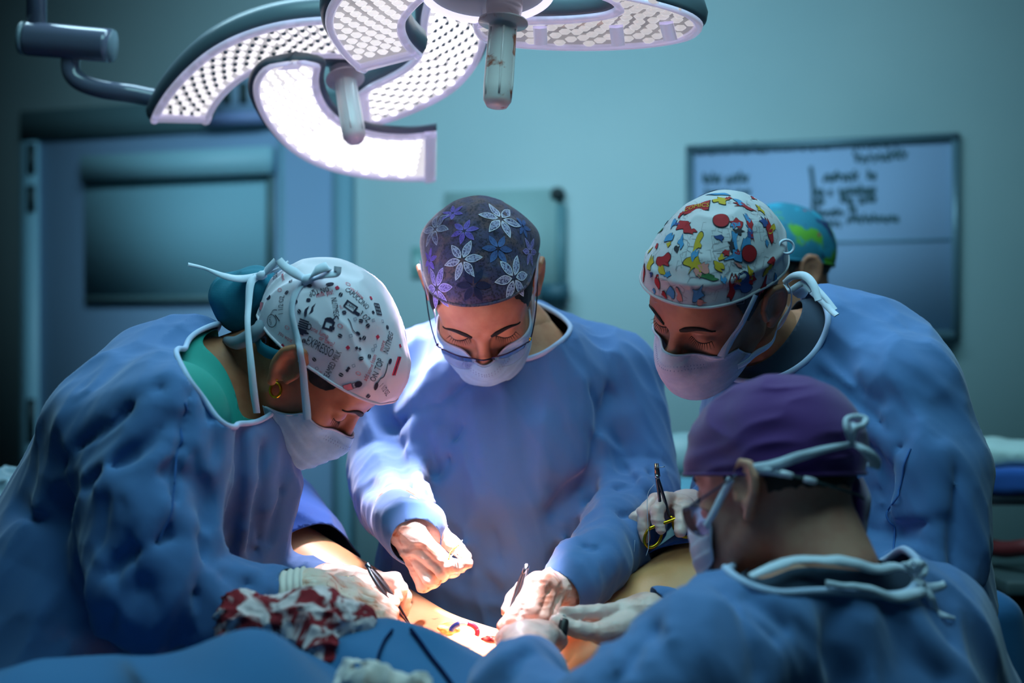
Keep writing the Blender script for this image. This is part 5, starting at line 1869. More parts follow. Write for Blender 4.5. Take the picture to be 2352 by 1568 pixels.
part('suspension_arm', tube([L2C + V3(-0.05, 0.02, 0.08), L2C + V3(-0.05, 0.12, 0.45), L2C + V3(-0.05, 0.2, 0.98)], 0.02, 16), M_arm, lp2)

# ------------------------------------------------------------------ hair
def hair(H, parent, cfun, res=0.004, thick=0.0045, name='hair'):
    def f(P):
        L = H.loc(P)
        return (head_local(L, False) - thick - 0.002 * (noise3(L / np.array([.006, .006, .03], np.float32)) - .5)) * H.sc
    lo, hi = H.box(0.15)
    V, F = surface(f, lo, hi, res)
    L = H.loc(V)
    c = cfun(L[:, 0], L[:, 1], L[:, 2]) + 0.004 * (noise3(L / .006) - .5)
    V, T, _ = clip_mesh(V, F, c)
    return link(name, mesh_np(name, V, T), M_hair, parent)


def nape_hair(side_front=0.020, low=-0.045, sb=-0.012):
    def c(x, y, z):
        ax = np.abs(x)
        back = np.maximum(y + 0.028 + 0.25 * np.maximum(0, z), low - z - 0.15 * np.maximum(0, -0.05 - y))
        side = np.maximum(np.maximum(y - side_front - 0.35 * z, sb - z + 0.5 * np.maximum(0, y)), 0.052 - ax)
        side = np.maximum(side, 0.022 - z - 0.9 * np.maximum(0, y - 0.006))
        return np.minimum(back, side)
    return c


hair(Hn, nea, nape_hair(0.018, -0.038))
hair(Hl, lef, nape_hair(0.036, -0.05, -0.002))
hair(Hr, rig, nape_hair(0.030, -0.03))
hair(Hc, cen, nape_hair(0.050, -0.05, 0.0))
hair(Hb, bac, nape_hair(0.02, -0.04))


def head_cap(H, capf):
    return lambda P: np.minimum(H.sdf(P), capf(P))


fl = lambda P: np.minimum(np.minimum(Hl.sdf(P), l_capshape(P)), lbun(P))
BUN = U(546, 697, 2.03)
BR = rot_ypr(0, 0, -35)


def lbun(P):
    d = ell(P, BUN, (0.036, 0.040, 0.046), BR)
    d = smin(d, ell(P, U(590, 660, 2.02), (0.03, 0.04, 0.03), BR), 0.02)
    r = fold_noise(P, BR.T, (0.03, 0.014, 0.03), 1.0)
    return d - 0.003 * (r - .3)


M_teal = mat('teal_hair_net', srgb(12, 112, 138), 0.8, bump=(300, 0.3, 'weave'))
V, F = surface(lbun, BUN - 0.10, BUN + 0.12, 0.003)
part('hair_bag', (V, F), M_teal, lcap)
part('elastic_band', tube(spline([U(520, 782, 2.0), U(548, 786, 1.965), U(592, 760, 1.95), U(600, 742, 1.955)], 16), [0.006, 0.010, 0.011, 0.008], 12), mat('grey_elastic', srgb(120, 134, 150), 0.8), lcap)
# teal lining showing under the cap edge, behind the ear
strip('cap_lining', [(588, 770), (600, 796), (630, 812), (664, 812)], lambda P: np.minimum(Hl.sdf(P, False), l_capshape(P)), 0.002, [.016, .02, .016, .008], M_teal, lcap)

# ------------------------------------------------------------------ tapes, bows, jewellery of the left surgeon
fl2 = lambda P: np.minimum(fl(P), lmf(P))
free_strip('mask_tape', [U(590, 948, 1.925), U(583, 900, 1.915), U(576, 830, 1.912), U(569, 750, 1.93), U(571, 700, 1.955), U(576, 650, 1.975), U(592, 634, 1.985)], (-.1, -1, .1), [.009, .0105, .0095, .008, .009, .0115, .010], M_strap, lmask, 60)
strip('mask_tape', [(708, 962), (706, 945), (700, 880), (690, 810), (678, 750), (672, 705), (684, 668), (706, 640)], fl2, 0.0022, [.010, .0115, .010, .0085, .008, .0095, .010], M_strap, lmask, 60)
kn = pick([(600, 634)], fl, 1.6, 2.4)[0]
kn2 = pick([(706, 642)], fl, 1.6, 2.4)[0]
nv = V3(0.25, -0.8, 0.5)
D1, D2 = float(kn[1]), float(kn2[1])
free_strip('bow_tail', [U(600, 632, D1), U(556, 640, D1 - .01), U(516, 634, D1 - .03), U(470, 616, D1 - .03), U(432, 607, D1 - .04)], nv, [.010, .012, .010, .004, .0055], M_strap, lmask)
free_strip('bow_tail', [U(598, 634, D1), U(612, 622, D1 - .01), U(634, 600, D1 - .02)], nv, [.008, .012, .012], M_strap, lmask)
free_strip('bow_loop', [U(604, 632, D1), U(640, 616, D1 - .02), U(662, 600, D1 - .01)], nv, [.006, .004, .003], M_strap, lmask)
free_strip('bow_loop', [U(706, 644, D2), U(680, 628, D2 - .015), U(654, 612, D2 - .02), U(640, 596, D2 - .02)], nv, [.010, .016, .013, .011], M_strap, lmask)
free_strip('bow_loop', [U(706, 642, D2), U(726, 622, D2 - .02), U(752, 612, D2 - .02), U(740, 626, D2 - .01), U(716, 640, D2)], nv, [.010, .014, .014, .014, .010], M_strap, lmask)
free_strip('bow_tail', [U(708, 644, D2), U(745, 632, D2 - .02), U(772, 628, D2 - .02), U(776, 612, D2 - .02)], nv, [.008, .010, .010, .010], M_strap, lmask)
part('bow_knot', lathe([(0, -.009), (.006, -.007), (.0075, 0), (.006, .007), (0, .009)], 12, frame_z((1, 0, .5)), U(706, 642, D2 - .006)), M_strap, lmask)
part('bow_knot', lathe([(0, -.008), (.005, -.006), (.0065, 0), (.005, .006), (0, .008)], 12, frame_z((1, 0, .4)), U(601, 632, D1 - .006)), M_strap, lmask)
ec = pick([(634, 884)], Hl.sdf, 1.5, 2.4)[0]
er = [ec + V3(0.0075 * math.cos(t), -0.004 + 0.0025 * math.sin(t), -0.0068 + 0.0095 * math.sin(t)) for t in np.linspace(0, 2 * math.pi, 28)[:-1]]
part('hoop_earring', tube(er, 0.0021, 10, closed=True), M_gold, lef)
st = pick([(636, 872)], Hl.sdf, 1.5, 2.4)[0]
part('ear_stud', lathe([(0, 0), (.0016, 0.0004), (.0012, .0016), (0, .002)], 10, frame_z((0, -1, 0)), st), M_gold, lef)
nkp = wrap(pick([(497, 796), (499, 830), (505, 862), (512, 892), (520, 920)], lupper, 1.5, 2.5), lupper, 0.0012, 50, 1)
links = [box_arr(p, (0.0028, 0.0018, 0.0036), frame_z((1, 0, 1) if i % 2 else (0, 1, 1))) for i, p in enumerate(resample(nkp, step=0.0032))]
o = part('gold_necklace', join_arrays(links), M_gold, lef); tag(o, kind='stuff')
mask_stitch(Hl, lmf, lmask, z=-0.026, k=-0.004)
# sleeve seam of the left gown
strip('sleeve_seam', [(425, 925), (420, 960), (406, 1040), (396, 1150), (366, 1240)], lgown, 0.0004, 0.0028, M_seam, lef_gown, 60)

# ------------------------------------------------------------------ middle surgeon: glasses, tapes
M_wire = mat('dark_wire', srgb(46, 36, 66), 0.3, metal=0.7)
M_lens = mat('spectacle_lens', (0.92, 0.88, 1.0, 1), 0.02, trans=1.0, ior=1.12)
gl = empty('glasses', Hc.w1(0, .112, -.015))
tag(gl, 'dark half rim glasses low on the nose of the flowered cap wearer', 'glasses')


def lens(side):
    s = side
    top = [(s * .010, .1115, -.020), (s * .014, .112, -.0155), (s * .035, .108, -.0125), (s * .056, .096, -.0125), (s * .0605, .0915, -.0145)]
    bot = [(s * .011, .1125, -.026), (s * .018, .1145, -.0345), (s * .036, .111, -.0385), (s * .054, .100, -.034), (s * .0605, .0925, -.022)]
    T = Hc.wld(spline(np.array(top), 20)); Bm = Hc.wld(spline(np.array(bot), 20))
    n = min(len(T), len(Bm)); T, Bm = T[:n], Bm[:n]
    V = np.concatenate([T, Bm]); F = np.array([[i, i + 1, n + i + 1, n + i] for i in range(n - 1)])
    lo = part('lens', (V, F), M_lens, gl); solid(lo, 0.0012)
    part('half_rim', tube(T, 0.0011, 8), M_wire, gl)
    part('temple_arm', tube(Hc.wld(spline(np.array([(s * .0605, .0915, -.0145), (s * .0675, .085, -.012), (s * .0765, .05, .002), (s * .0815, .005, .020), (s * .083, -.015, .028)]), 24)), 0.0010, 8), M_wire, gl)
    part('hinge', lathe([(0, -.002), (.002, -.002), (.002, .002), (0, .002)], 10, frame_z((0, 0, 1)), Hc.w1(s * .0665, .086, -.0125)), M_gold if s < 0 else M_wire, gl)


lens(1); lens(-1)
part('bridge', tube(Hc.wld(spline(np.array([(.0105, .1115, -.019), (0, .1165, -.0145), (-.0105, .1115, -.019)]), 14)), 0.0012, 8), M_wire, gl)
fc2 = lambda P: np.minimum(np.minimum(Hc.sdf(P), c_capshape(P)), cmf(P))
for s in (1, -1):
    L = [(s * .062, .030, -.045), (s * .071, .022, -.015), (s * .077, .014, .020), (s * .082, .002, .040), (s * .080, -.02, .05)]
    strip('mask_tape', Hc.wld(L), fc2, 0.0025, [.010, .0095, .009, .009, .008], M_strap, cmask, 40, world=True)
    L = [(s * .062, .026, -.075), (s * .069, 0.0, -.07), (s * .066, -.035, -.06), (s * .05, -.07, -.05)]
    strip('mask_tape', Hc.wld(L), fc2, 0.0025, .009, M_strap, cmask, 30, world=True)
mask_stitch(Hc, cmf, cmask, z=-0.036, k=0.004)
# small ruched crown knots on the flowered cap
for (x, y, r) in ():
    p = pick([(x, y)], c_capshape, 1.7, 2.5)[0]
    lump(p, r, 0.002, M_ccap, 'cap_gather', ccap, x, .35, (1.3, 1, .8))

# ------------------------------------------------------------------ right surgeon: tapes and neck ties
fr2 = lambda P: np.minimum(np.minimum(Hr.sdf(P), r_capshape(P)), rmf(P))
strip('mask_tape', [(1656, 818), (1668, 796), (1690, 760), (1715, 715), (1733, 676)], fr2, 0.0022, [.012, .0105, .0095, .009], M_strap, rmask, 40)
strip('mask_tape', [(1690, 838), (1735, 806), (1775, 768), (1806, 722), (1818, 690), (1808, 652)], fr2, 0.004, [.011, .0105, .0095, .0085, .008, .008], M_strap, rmask, 50)
mask_stitch(Hr, rmf, rmask, z=-0.030, k=-0.008)
p0 = pick([(1796, 560)], r_capshape, 1.6, 2.6)[0]
part('tie_loop', tube([p0 + V3(0.006 + 0.011 * math.cos(t), 0.004 * math.cos(t), -0.004 + 0.0095 * math.sin(t)) for t in np.linspace(0, 2 * math.pi, 26)[:-1]], 0.0019, 8, closed=True), M_strap, rcap)
nv = V3(-0.2, -0.9, 0.35)
kD = 2.06
for pts, w in (([(1800, 650), (1822, 634), (1848, 634), (1868, 654), (1880, 690)], [.008, .011, .013, .012, .010]),
               ([(1798, 654), (1812, 668), (1846, 650), (1866, 668)], [.007, .009, .010, .010]),
               ([(1868, 668), (1890, 690), (1908, 712), (1922, 724)], [.014, .013, .009, .008]),
               ([(1872, 660), (1896, 684), (1918, 712)], [.010, .008, .008])):
    free_strip('neck_tie', [U(x, y, kD - .015 * i) for i, (x, y) in enumerate(pts)], nv, w, M_strap, rig_gown)
part('tie_bead', lathe([(0, -.011), (.009, -.008), (.012, 0), (.009, .008), (0, .011)], 18, frame_z((.3, 0, 1)), U(1838, 668, 2.05)), M_strap, rig_gown)
strip('sleeve_seam', [(2092, 1030), (2070, 1110), (2056, 1210), (2050, 1320)], rgown, 0.0004, 0.0024, M_seam, rig_gown, 60)

# ------------------------------------------------------------------ nearest surgeon: cap tapes, glasses, cords
fn2 = lambda P: np.minimum(np.minimum(Hn.sdf(P), n_capshape(P)), nmf(P))
fn3 = lambda P: np.minimum(Hn.sdf(P, False) - 0.004, n_capshape(P))
strip('mask_tape', [(1734, 1074), (1780, 1068), (1840, 1046), (1900, 1030), (1958, 1018)], fn3, 0.003, [.010, .012, .011, .008, .006], M_strap, nmask, 50)
strip('mask_tape', [(1732, 1078), (1766, 1080), (1800, 1088)], fn3, 0.003, [.009, .009, .006], M_strap, nmask, 20)
strip('mask_tape', [(1682, 1098), (1664, 1132), (1644, 1172), (1622, 1208)], fn2, 0.002, [.009, .009, .009, .008], M_strap, nmask, 40)
kq = pick([(1956, 1018)], fn3, 1.3, 2.1)[0]; Dk = float(kq[1]) - .004
nv = V3(0.1, -1, 0.1)
for pts, w in (([(1958, 1018), (1946, 990), (1944, 964), (1966, 956), (1988, 962), (1982, 976), (1964, 984), (1958, 1016)], .0065),
               ([(1956, 1018), (1962, 990), (1958, 970)], .006),
               ([(1958, 1018), (1980, 1030), (2000, 1046), (2008, 1064), (2004, 1074)], [.006, .008, .012, .017, .013])):
    free_strip('mask_bow', [U(x, y, Dk - .01 * math.sin(i * 1.3)) for i, (x, y) in enumerate(pts)], nv, w, M_strap, nmask, 40)
cord = wrap(pick([(1790, 1082), (1840, 1094), (1900, 1110), (1960, 1130), (1984, 1146)], fn3, 1.2, 2.2), fn3, 0.004, 50)
co = part('glasses_cord', tube(cord, 0.0016, 8), mat('dark_cord', srgb(66, 80, 84), 0.6), nea)
for k in (0.10, 0.36):
    i = int(k * (len(cord) - 1)); t = cord[i + 1] - cord[i]
    part('cord_bead', lathe([(0, -.008), (.0034, -.007), (.004, 0), (.0034, .007), (0, .008)], 14, frame_z(t), cord[i]), M_whitep, co)
# rimless glasses of the nearest surgeon
gn = empty('glasses', Hn.w1(-.04, .1, .0))
tag(gn, 'rimless violet tinted glasses on the purple cap wearer', 'glasses')
part('temple_arm', tube(spline([U(1690, 1092, 1.585), U(1640, 1126, 1.60), U(1590, 1160, 1.615), U(1574, 1172, 1.625)], 24), 0.0013, 8), mat('grey_temple', srgb(70, 78, 100), 0.35, metal=0.5), gn)
lens_px = [(1566, 1166), (1568, 1185), (1576, 1206), (1592, 1224), (1612, 1232), (1632, 1222), (1640, 1196), (1626, 1172), (1600, 1162)]
V = [U(x, y, 1.63 + 0.0011 * (x - 1566) * .55) for x, y in lens_px]
lo = part('lens', (np.array(V, np.float32), [list(range(len(V)))]), mat('violet_lens', (0.80, 0.66, 0.92, 1), 0.02, trans=1.0, ior=1.12), gn)
solid(lo, 0.0014)
part('lens_edge', tube(smooth_line(resample(V, n=40, closed=True), 2, True), 0.0006, 6, closed=True), M_wire, gn)
# cap tail hanging over the nape
tp = [U(1966, 1104, 1.675), U(1982, 1150, 1.675), U(1980, 1200, 1.675), U(1982, 1240, 1.68), U(1992, 1276, 1.70)]
free_strip('cap_tail', tp, (0.75, -0.65, 0.1), [.034, .040, .030, .024, .020], M_ncap, ncap, 40)
free_strip('cap_tail', [p + V3(-.012, -.004, .01) for p in tp], (0.3, -0.95, 0.1), [.02, .026, .022, .016, .008], M_ncap, ncap, 40)
# neck ties of the near gown
fng = lambda P: np.minimum(ngown(P), nupper(P))
for px, w in (([(1722, 1334), (1770, 1312), (1830, 1296), (1900, 1298), (2000, 1312), (2098, 1318)], [.008, .012, .014, .013, .012, .009]),
              ([(1890, 1342), (1960, 1350), (2030, 1368), (2080, 1372), (2136, 1352)], [.006, .007, .010, .014, .009])):
    strip('neck_tie', px, fng, 0.006, w, M_strap, nea_gown, 60)
kd = float(pick([(2100, 1322)], fng, 1.2, 2.2)[0][1]) - .012
for pts, w in (([(2098, 1318), (2086, 1300), (2098, 1290), (2112, 1296), (2108, 1316)], .007),
               ([(2100, 1316), (2112, 1294), (2124, 1300), (2122, 1318), (2104, 1324)], .007),
               ([(2102, 1322), (2116, 1344), (2130, 1352), (2160, 1346), (2170, 1340)], [.008, .014, .014, .010, .008]),
               ([(2112, 1340), (2138, 1372), (2150, 1404), (2176, 1416), (2192, 1420)], [.010, .009, .008, .006, .004]),
               ([(2066, 1304), (2080, 1296), (2100, 1312)], .006)):
    free_strip('neck_tie', [U(x, y, kd - .006 * (i % 2)) for i, (x, y) in enumerate(pts)], (0, -1, .25), w, M_strap, nea_gown, 30)

# ------------------------------------------------------------------ printed patterns on the caps
_fc = {}


def text_geo(s):
    """outline letters as a flat mesh, centred; unit = cap height about 0.7"""
    if s in _fc: return _fc[s]
    cu = bpy.data.curves.new('lettering', 'FONT')
    cu.body = s; cu.resolution_u = 2; cu.align_x = 'CENTER'; cu.align_y = 'CENTER'
    o = bpy.data.objects.new('lettering', cu); COL.objects.link(o)
    me = o.to_mesh()
    V = np.array([v.co[:2] for v in me.vertices], np.float32); F = [list(p.vertices) for p in me.polygons]
    T = []
    me.calc_loop_triangles()
    T = np.array([list(t.vertices) for t in me.loop_triangles])
    o.to_mesh_clear(); bpy.data.objects.remove(o); bpy.data.curves.remove(cu)
    V = V - (V.max(0) + V.min(0)) / 2
    _fc[s] = (V, T)
    return V, T


def poly_geo(pts, sub=0):
    pts = np.asarray(pts, np.float32); c = pts.mean(0); n = len(pts)
    return np.concatenate([pts, c[None]]), np.array([[i, (i + 1) % n, n] for i in range(n)])


def ring_geo(pts, w):
    pts = np.asarray(pts, np.float32); c = pts.mean(0); n = len(pts)
    q = c + (pts - c) * (1 - w)
    F = []
    for i in range(n):
        j = (i + 1) % n
        F += [[i, j, n + j], [i, n + j, n + i]]
    return np.concatenate([pts, q]), np.array(F)


def circle(rx, ry=None, n=14, c=(0, 0)):
    ry = ry or rx
    return [(c[0] + rx * math.cos(2 * math.pi * k / n), c[1] + ry * math.sin(2 * math.pi * k / n)) for k in range(n)]


def rect(w, h, c=(0, 0)):
    return [(c[0] - w / 2, c[1] - h / 2), (c[0] + w / 2, c[1] - h / 2), (c[0] + w / 2, c[1] + h / 2), (c[0] - w / 2, c[1] + h / 2)]


def line_geo(pts, w):
    p = np.array([(a, b, 0) for a, b in pts], np.float32)
    p = spline(p, 12) if len(p) > 2 else p
    t = np.gradient(p, axis=0); s = np.stack([-t[:, 1], t[:, 0]], 1); s /= np.maximum(np.linalg.norm(s, axis=1, keepdims=True), 1e-6)
    V = np.concatenate([p[:, :2] + s * w / 2, p[:, :2] - s * w / 2]); n = len(p)
    return V, np.array([x for i in range(n - 1) for x in ([i, i + 1, n + i + 1], [i, n + i + 1, n + i])])


def lay(f, px, size, rot, geo, off=0.0009, xs=1.0, D=(1.4, 2.6)):
    """lay a flat figure on the cloth around the point seen at px; size = metres per unit, rot = degrees on the cloth"""
    P0 = pick([px], f, *D)[0]
    n = grad(f, P0[None], 0.004)[0]
    e1 = V3(1, 0, 0) - n * n[0]; e1 /= np.linalg.norm(e1)
    e2 = np.cross(n, e1)
    if e2[2] < 0: e2 = -e2
    V, T = geo
    a = math.radians(rot); x, y = V[:, 0] * xs, V[:, 1]
    q = np.stack([x * math.cos(a) - y * math.sin(a), x * math.sin(a) + y * math.cos(a)], 1) * size
    P = P0 + q[:, :1] * e1 + q[:, 1:] * e2
    for _ in range(3):
        d = f(P) - off
        P = P - d[:, None] * 0.95 * grad(f, P, 0.002)
    return P.astype(np.float32), T


def flush(batch, m, parent, name):
    if batch:
        o = part(name, join_arrays(batch), m, parent, False)
        o['kind'] = 'stuff'
        return o


M_pk = mat('print_black', srgb(38, 30, 58), 0.8)
M_pr = mat('print_red', srgb(206, 40, 78), 0.8)
M_pp = mat('print_pink', srgb(226, 130, 146), 0.8)
cz = lambda x, y: (560 + x / 5.058, 620 + y / 5.058)
px_m = 2.0 / FPX * 0.98
K, Rr, Pk = [], [], []
for s, x, y, rot, h, xs in (('DSS', 365, 65, 88, 15, .62), ('MILK', 180, 225, 65, 12, .6), ('1 1/2 OZ', 432, 400, 90, 14, .62), ('ON TOP', 872, 250, 200, 13, .66), ('CAPUCCINO', 1320, 322, -36, 13, .62),
                            ('NUTMEG', 1062, 430, -78, 13, .6), ('3 OZ', 1405, 540, -38, 13, .66), ('EXPRESSO', 888, 892, -28, 21, .50), ('STEAMED MILK', 1020, 1115, 62, 14, .60), ('OZ', 850, 1220, 62, 13, .62),
                            ('NUTMEG', 1680, 840, 74, 15, .62), ('ON TOP', 1545, 1160, 66, 17, .60), ('1 1/2 OZ', 1640, 1390, -62, 13, .6), ('CAPPU', 1245, 420, -32, 7, .8), ('TASTE', 310, 590, -70, 7, .7)):
    K.append(lay(l_capshape, cz(x, y), h * px_m / 0.7, rot, text_geo(s), xs=xs))
for s, x, y, rot, h in (('sweet', 455, 80, -80, 8), ('yes!', 245, 190, -35, 9), ('you want', 480, 782, -25, 9), ('one lump', 880, 730, -26, 10), ('or two?', 965, 822, -26, 10), ('milk pls!', 940, 280, 18, 10),
                        ('you know', 1310, 265, -36, 8), ('more', 1612, 880, 76, 10), ('add some foam', 1470, 1135, 66, 9), ('no?', 1130, 430, -60, 6), ('it', 895, 1180, 60, 7)):
    Rr.append(lay(l_capshape, cz(x, y), h * px_m / 0.6, rot, text_geo(s), xs=.72))
bean = [ring_geo([(a, b) for a, b in circle(.5, .34)], 1.0)]
for i, (x, y) in enumerate(((545, 128), (765, 185), (500, 262), (605, 368), (752, 348), (1125, 285), (645, 480), (1165, 492), (700, 822), (1118, 762), (1440, 645), (1665, 665), (1360, 590), (1395, 788), (820, 1037), (1360, 1028), (1455, 1003), (1130, 1215), (1445, 1465), (745, 1145), (900, 90), (850, 70), (300, 960))):
    r = (i * 67) % 180 - 90
    for sy in (-1, 1):
        half = [(a, b * sy + sy * .04) for a, b in [(.5, .0), (.42, .2), (.2, .33), (-.1, .36), (-.4, .24), (-.5, .02)]]
        K.append(lay(l_capshape, cz(x, y), 11 * px_m, r, poly_geo(half)))
for x, y in ((420, 232), (505, 668), (1118, 650), (1330, 1200), (1210, 165)):
    Pk.append(lay(l_capshape, cz(x, y), 13 * px_m, -30, ring_geo(circle(.5, .34), .3)))
for x, y in ((1085, 207), (1475, 325), (455, 878), (1208, 900), (270, 925), (1553, 775), (1815, 880)):
    Rr.append(lay(l_capshape, cz(x, y), 8 * px_m, 40, poly_geo(rect(1, 1))))
for x, y in ((1310, 905), (1345, 918), (1200, 1165), (1218, 1140), (1350, 795), (1500, 490), (680, 1000), (150, 560)):
    K.append(lay(l_capshape, cz(x, y), 6 * px_m, 35, poly_geo(rect(1, 1.1))))
M_pg = mat('print_grey', srgb(120, 124, 150), 0.8)
G = []
for x, y in ((388, 860), (350, 960), (735, 975), (1240, 765), (1293, 570), (1505, 583), (1610, 595), (1275, 1110), (850, 1140), (1500, 925), (1525, 880), (750, 105)):
    G.append(lay(l_capshape, cz(x, y), 7 * px_m, 20, ring_geo(rect(1, 1), .3)))
# cup with saucer and steam
S = lambda *a, **k: K.append(lay(l_capshape, *a, **k))
u = px_m
for k in range(5):
    S(cz(690, 640), 26 * u, -18, poly_geo(rect(.9, .13, (0, .42 - .2 * k))))
S(cz(690, 640), 26 * u, -18, ring_geo(circle(.22, .3, c=(.55, .05)), .35))
S(cz(668, 708), 26 * u, -18, poly_geo(circle(.75, .16)))
S(cz(668, 728), 18 * u, -18, poly_geo(rect(.7, .5)))
S(cz(735, 480), 28 * u, -10, poly_geo([(-.12, -.5), (.05, -.2), (.0, .1), (.1, .5), (-.2, .15), (-.22, -.15)]))
S(cz(790, 460), 28 * u, -10, poly_geo([(-.16, -.45), (.14, -.1), (.1, .2), (.22, .6), (-.05, .2), (-.06, -.1)]))
# sugar pot
S(cz(985, 640), 24 * u, -18, ring_geo(rect(1, .95), .42)); S(cz(1000, 665), 24 * u, -18, poly_geo(rect(.5, .3, (.2, 0)))); S(cz(1000, 575), 24 * u, -18, poly_geo([(-.5, -.12), (.5, -.12), (.3, .12), (0, .22), (-.3, .12)]))
S(cz(1070, 560), 24 * u, -18, line_geo([(-.2, -.2), (0, .2), (.25, .0)], .09))
# cappuccino card, waffle, spoons, pots, jars
S(cz(1240, 425), 30 * u, -32, ring_geo(rect(1, .62), .28)); S(cz(1310, 500), 14 * u, -32, poly_geo(rect(1, .5)))
for i in range(4):
    S(cz(1555, 455), 27 * u, -62, line_geo([(-.5 + .33 * i, -.33), (-.5 + .33 * i, .33)], .11)); S(cz(1555, 455), 27 * u, -62, line_geo([(-.5, -.33 + .22 * i), (.5, -.33 + .22 * i)], .08))
S(cz(1275, 660), 40 * u, 0, line_geo([(-.34, .45), (-.2, .25), (-.05, -.2), (.3, -.42)], .05)); S(cz(1325, 735), 10 * u, -30, poly_geo(circle(.6, .35)))
S(cz(325, 590), 36 * u, -10, ring_geo(circle(.5, .42), .12)); S(cz(390, 560), 20 * u, -50, line_geo([(-.5, 0), (.5, .1)], .12)); S(cz(350, 490), 20 * u, 20, line_geo([(-.6, 0), (0, .25), (.6, 0)], .08))
S(cz(285, 315), 13 * u, -30, poly_geo(circle(.6, .45))); Pk.append(lay(l_capshape, cz(205, 420), 17 * u, 70, poly_geo(rect(1, .7)))); S(cz(205, 420), 17 * u, 70, ring_geo(rect(1.05, .75), .12))
S(cz(1330, 1325), 15 * u, 15, poly_geo(circle(.6, .5))); Pk.append(lay(l_capshape, cz(1210, 1360), 20 * u, 15, poly_geo(rect(1, .75)))); S(cz(1210, 1360), 20 * u, 15, ring_geo(rect(1.05, .8), .1)); S(cz(1285, 1338), 12 * u, 15, ring_geo(rect(.7, 1.1), .25))
S(cz(235, 820), 20 * u, 25, ring_geo(rect(.9, .9), .4)); S(cz(260, 800), 12 * u, 25, poly_geo(rect(.6, .8)))
S(cz(800, 240), 92 * u, 20, line_geo([(-.5, 0), (.45, .02)], .022)); S(cz(1000, 165), 17 * u, 12, poly_geo(circle(.55, .28))); S(cz(680, 305), 60 * u, 25, line_geo([(-.5, 0), (.5, .05)], .03))
S(cz(1600, 1220), 62 * u, 66, line_geo([(-.5, .05), (-.15, 0), (0, -.12), (.5, -.12)], .035)); S(cz(1535, 1350), 17 * u, 70, poly_geo(circle(.55, .3))); S(cz(1697, 1060), 13 * u, 60, poly_geo(circle(.55, .35)))
for k in (-1, 1):
    Rr.append(lay(l_capshape, cz(1780 + 14 * k, 1115), 46 * u, 66, poly_geo(rect(1, .12, (0, .0)))))
S(cz(1780, 1115), 46 * u, 66, poly_geo(rect(1, .1)))
flush(K, M_pk, lcap, 'printed_lettering'); flush(Rr, M_pr, lcap, 'printed_red_words'); flush(Pk, M_pp, lcap, 'printed_pink_marks'); flush(G, M_pg, lcap, 'printed_outlines')

# flowers on the middle cap
def petal_shape(w=.19):
    return [(.10 + .9 * t, w * math.sin(math.pi * t ** .85) ** .9 * s) for s, rng in ((1, np.linspace(0, 1, 8)), (-1, np.linspace(1, 0, 8)[1:-1])) for t in rng]


def lace(nm, c, c2):
    return mat(nm, c, 0.8, noise=(420, c2, .50, .60))


FL = {'white': ((222, 224, 240), (168, 170, 206), (54, 50, 96)), 'lav': ((186, 176, 232), (140, 128, 200), (60, 50, 112)), 'pur': ((136, 116, 208), (112, 92, 190), (84, 66, 160)), 'blue': ((84, 114, 176), (78, 106, 166), (64, 84, 142)),
      'navy': ((26, 38, 82), (24, 34, 74), (22, 30, 64)), 'grey': ((176, 182, 206), (120, 124, 156), (56, 56, 90))}
for x, y, r, kind, rot in ((1066, 531, 37, 'pur', 10), (1062, 597, 51, 'white', 6), (1000, 527, 50, 'grey', 25), (1150, 503, 56, 'white', 0), (1144, 571, 40, 'blue', 0), (987, 599, 32, 'pur', 20), (1004, 662, 57, 'lav', 12),
                           (1180, 638, 58, 'white', 12), (1217, 578, 38, 'lav', 0), (1087, 655, 44, 'navy', 0), (1040, 490, 30, 'pur', 30), (1200, 520, 30, 'blue', 10)):
    a, b, c = FL[kind]
    sz = r * 2.06 / FPX
    ed, fi, rb = [], [], []
    for k in range(6):
        th = math.radians(60 * k + rot)
        Rm = np.array([[math.cos(th), math.sin(th)], [-math.sin(th), math.cos(th)]], np.float32)
        pp = np.array(petal_shape(), np.float32) @ Rm
        ed.append(lay(c_capshape, (x, y), sz, 0, ring_geo(pp, .16), D=(1.7, 2.6)))
        cpt = pp.mean(0)
        fi.append(lay(c_capshape, (x, y), sz, 0, poly_geo(cpt + (pp - cpt) * .92), off=.0006, D=(1.7, 2.6)))
        rb.append(lay(c_capshape, (x, y), sz, 0, (np.array([(.12, .012), (.85, .012), (.85, -.012), (.12, -.012)], np.float32) @ Rm, np.array([[0, 1, 2], [0, 2, 3]])), off=.0011, D=(1.7, 2.6)))
    V, T = join_arrays(fi + ed + rb)
    me = mesh_np('printed_flower', V, T)
    o = link('printed_flower', me, [lace('petal_fill_' + kind, srgb(*b), srgb(*c)), mat('petal_edge_' + kind, srgb(*a), 0.8)], ccap)
    nf = sum(len(f[1]) for f in fi)
    me.polygons.foreach_set('material_index', np.array([0] * nf + [1] * (len(T) - nf), dtype=np.int32))

# plain colour shapes, lettering and panel lines on the comic print cap
CC = {'r': srgb(156, 18, 32), 'b': srgb(56, 122, 172), 'y': srgb(176, 144, 28), 'd': srgb(34, 30, 44), 'g': srgb(52, 104, 62), 'n': srgb(36, 62, 122), 'w': srgb(214, 214, 222), 'k': srgb(140, 136, 146), 'p': srgb(196, 120, 116)}
bt = {k: [] for k in CC}
rg = random.Random(5)
rm = 2.0 / FPX


def shape_blob(seed, k=9, am=.35):
    r = random.Random(seed)
    p = [((.5 + am * (r.random() - .5)) * math.cos(2 * math.pi * i / k), (.5 + am * (r.random() - .5)) * math.sin(2 * math.pi * i / k)) for i in range(k)]
    q = np.array(p + p[:1], np.float32)
    return [tuple(v) for v in spline(np.concatenate([q, np.zeros((len(q), 1), np.float32)], 1), 33)[:-1, :2]]


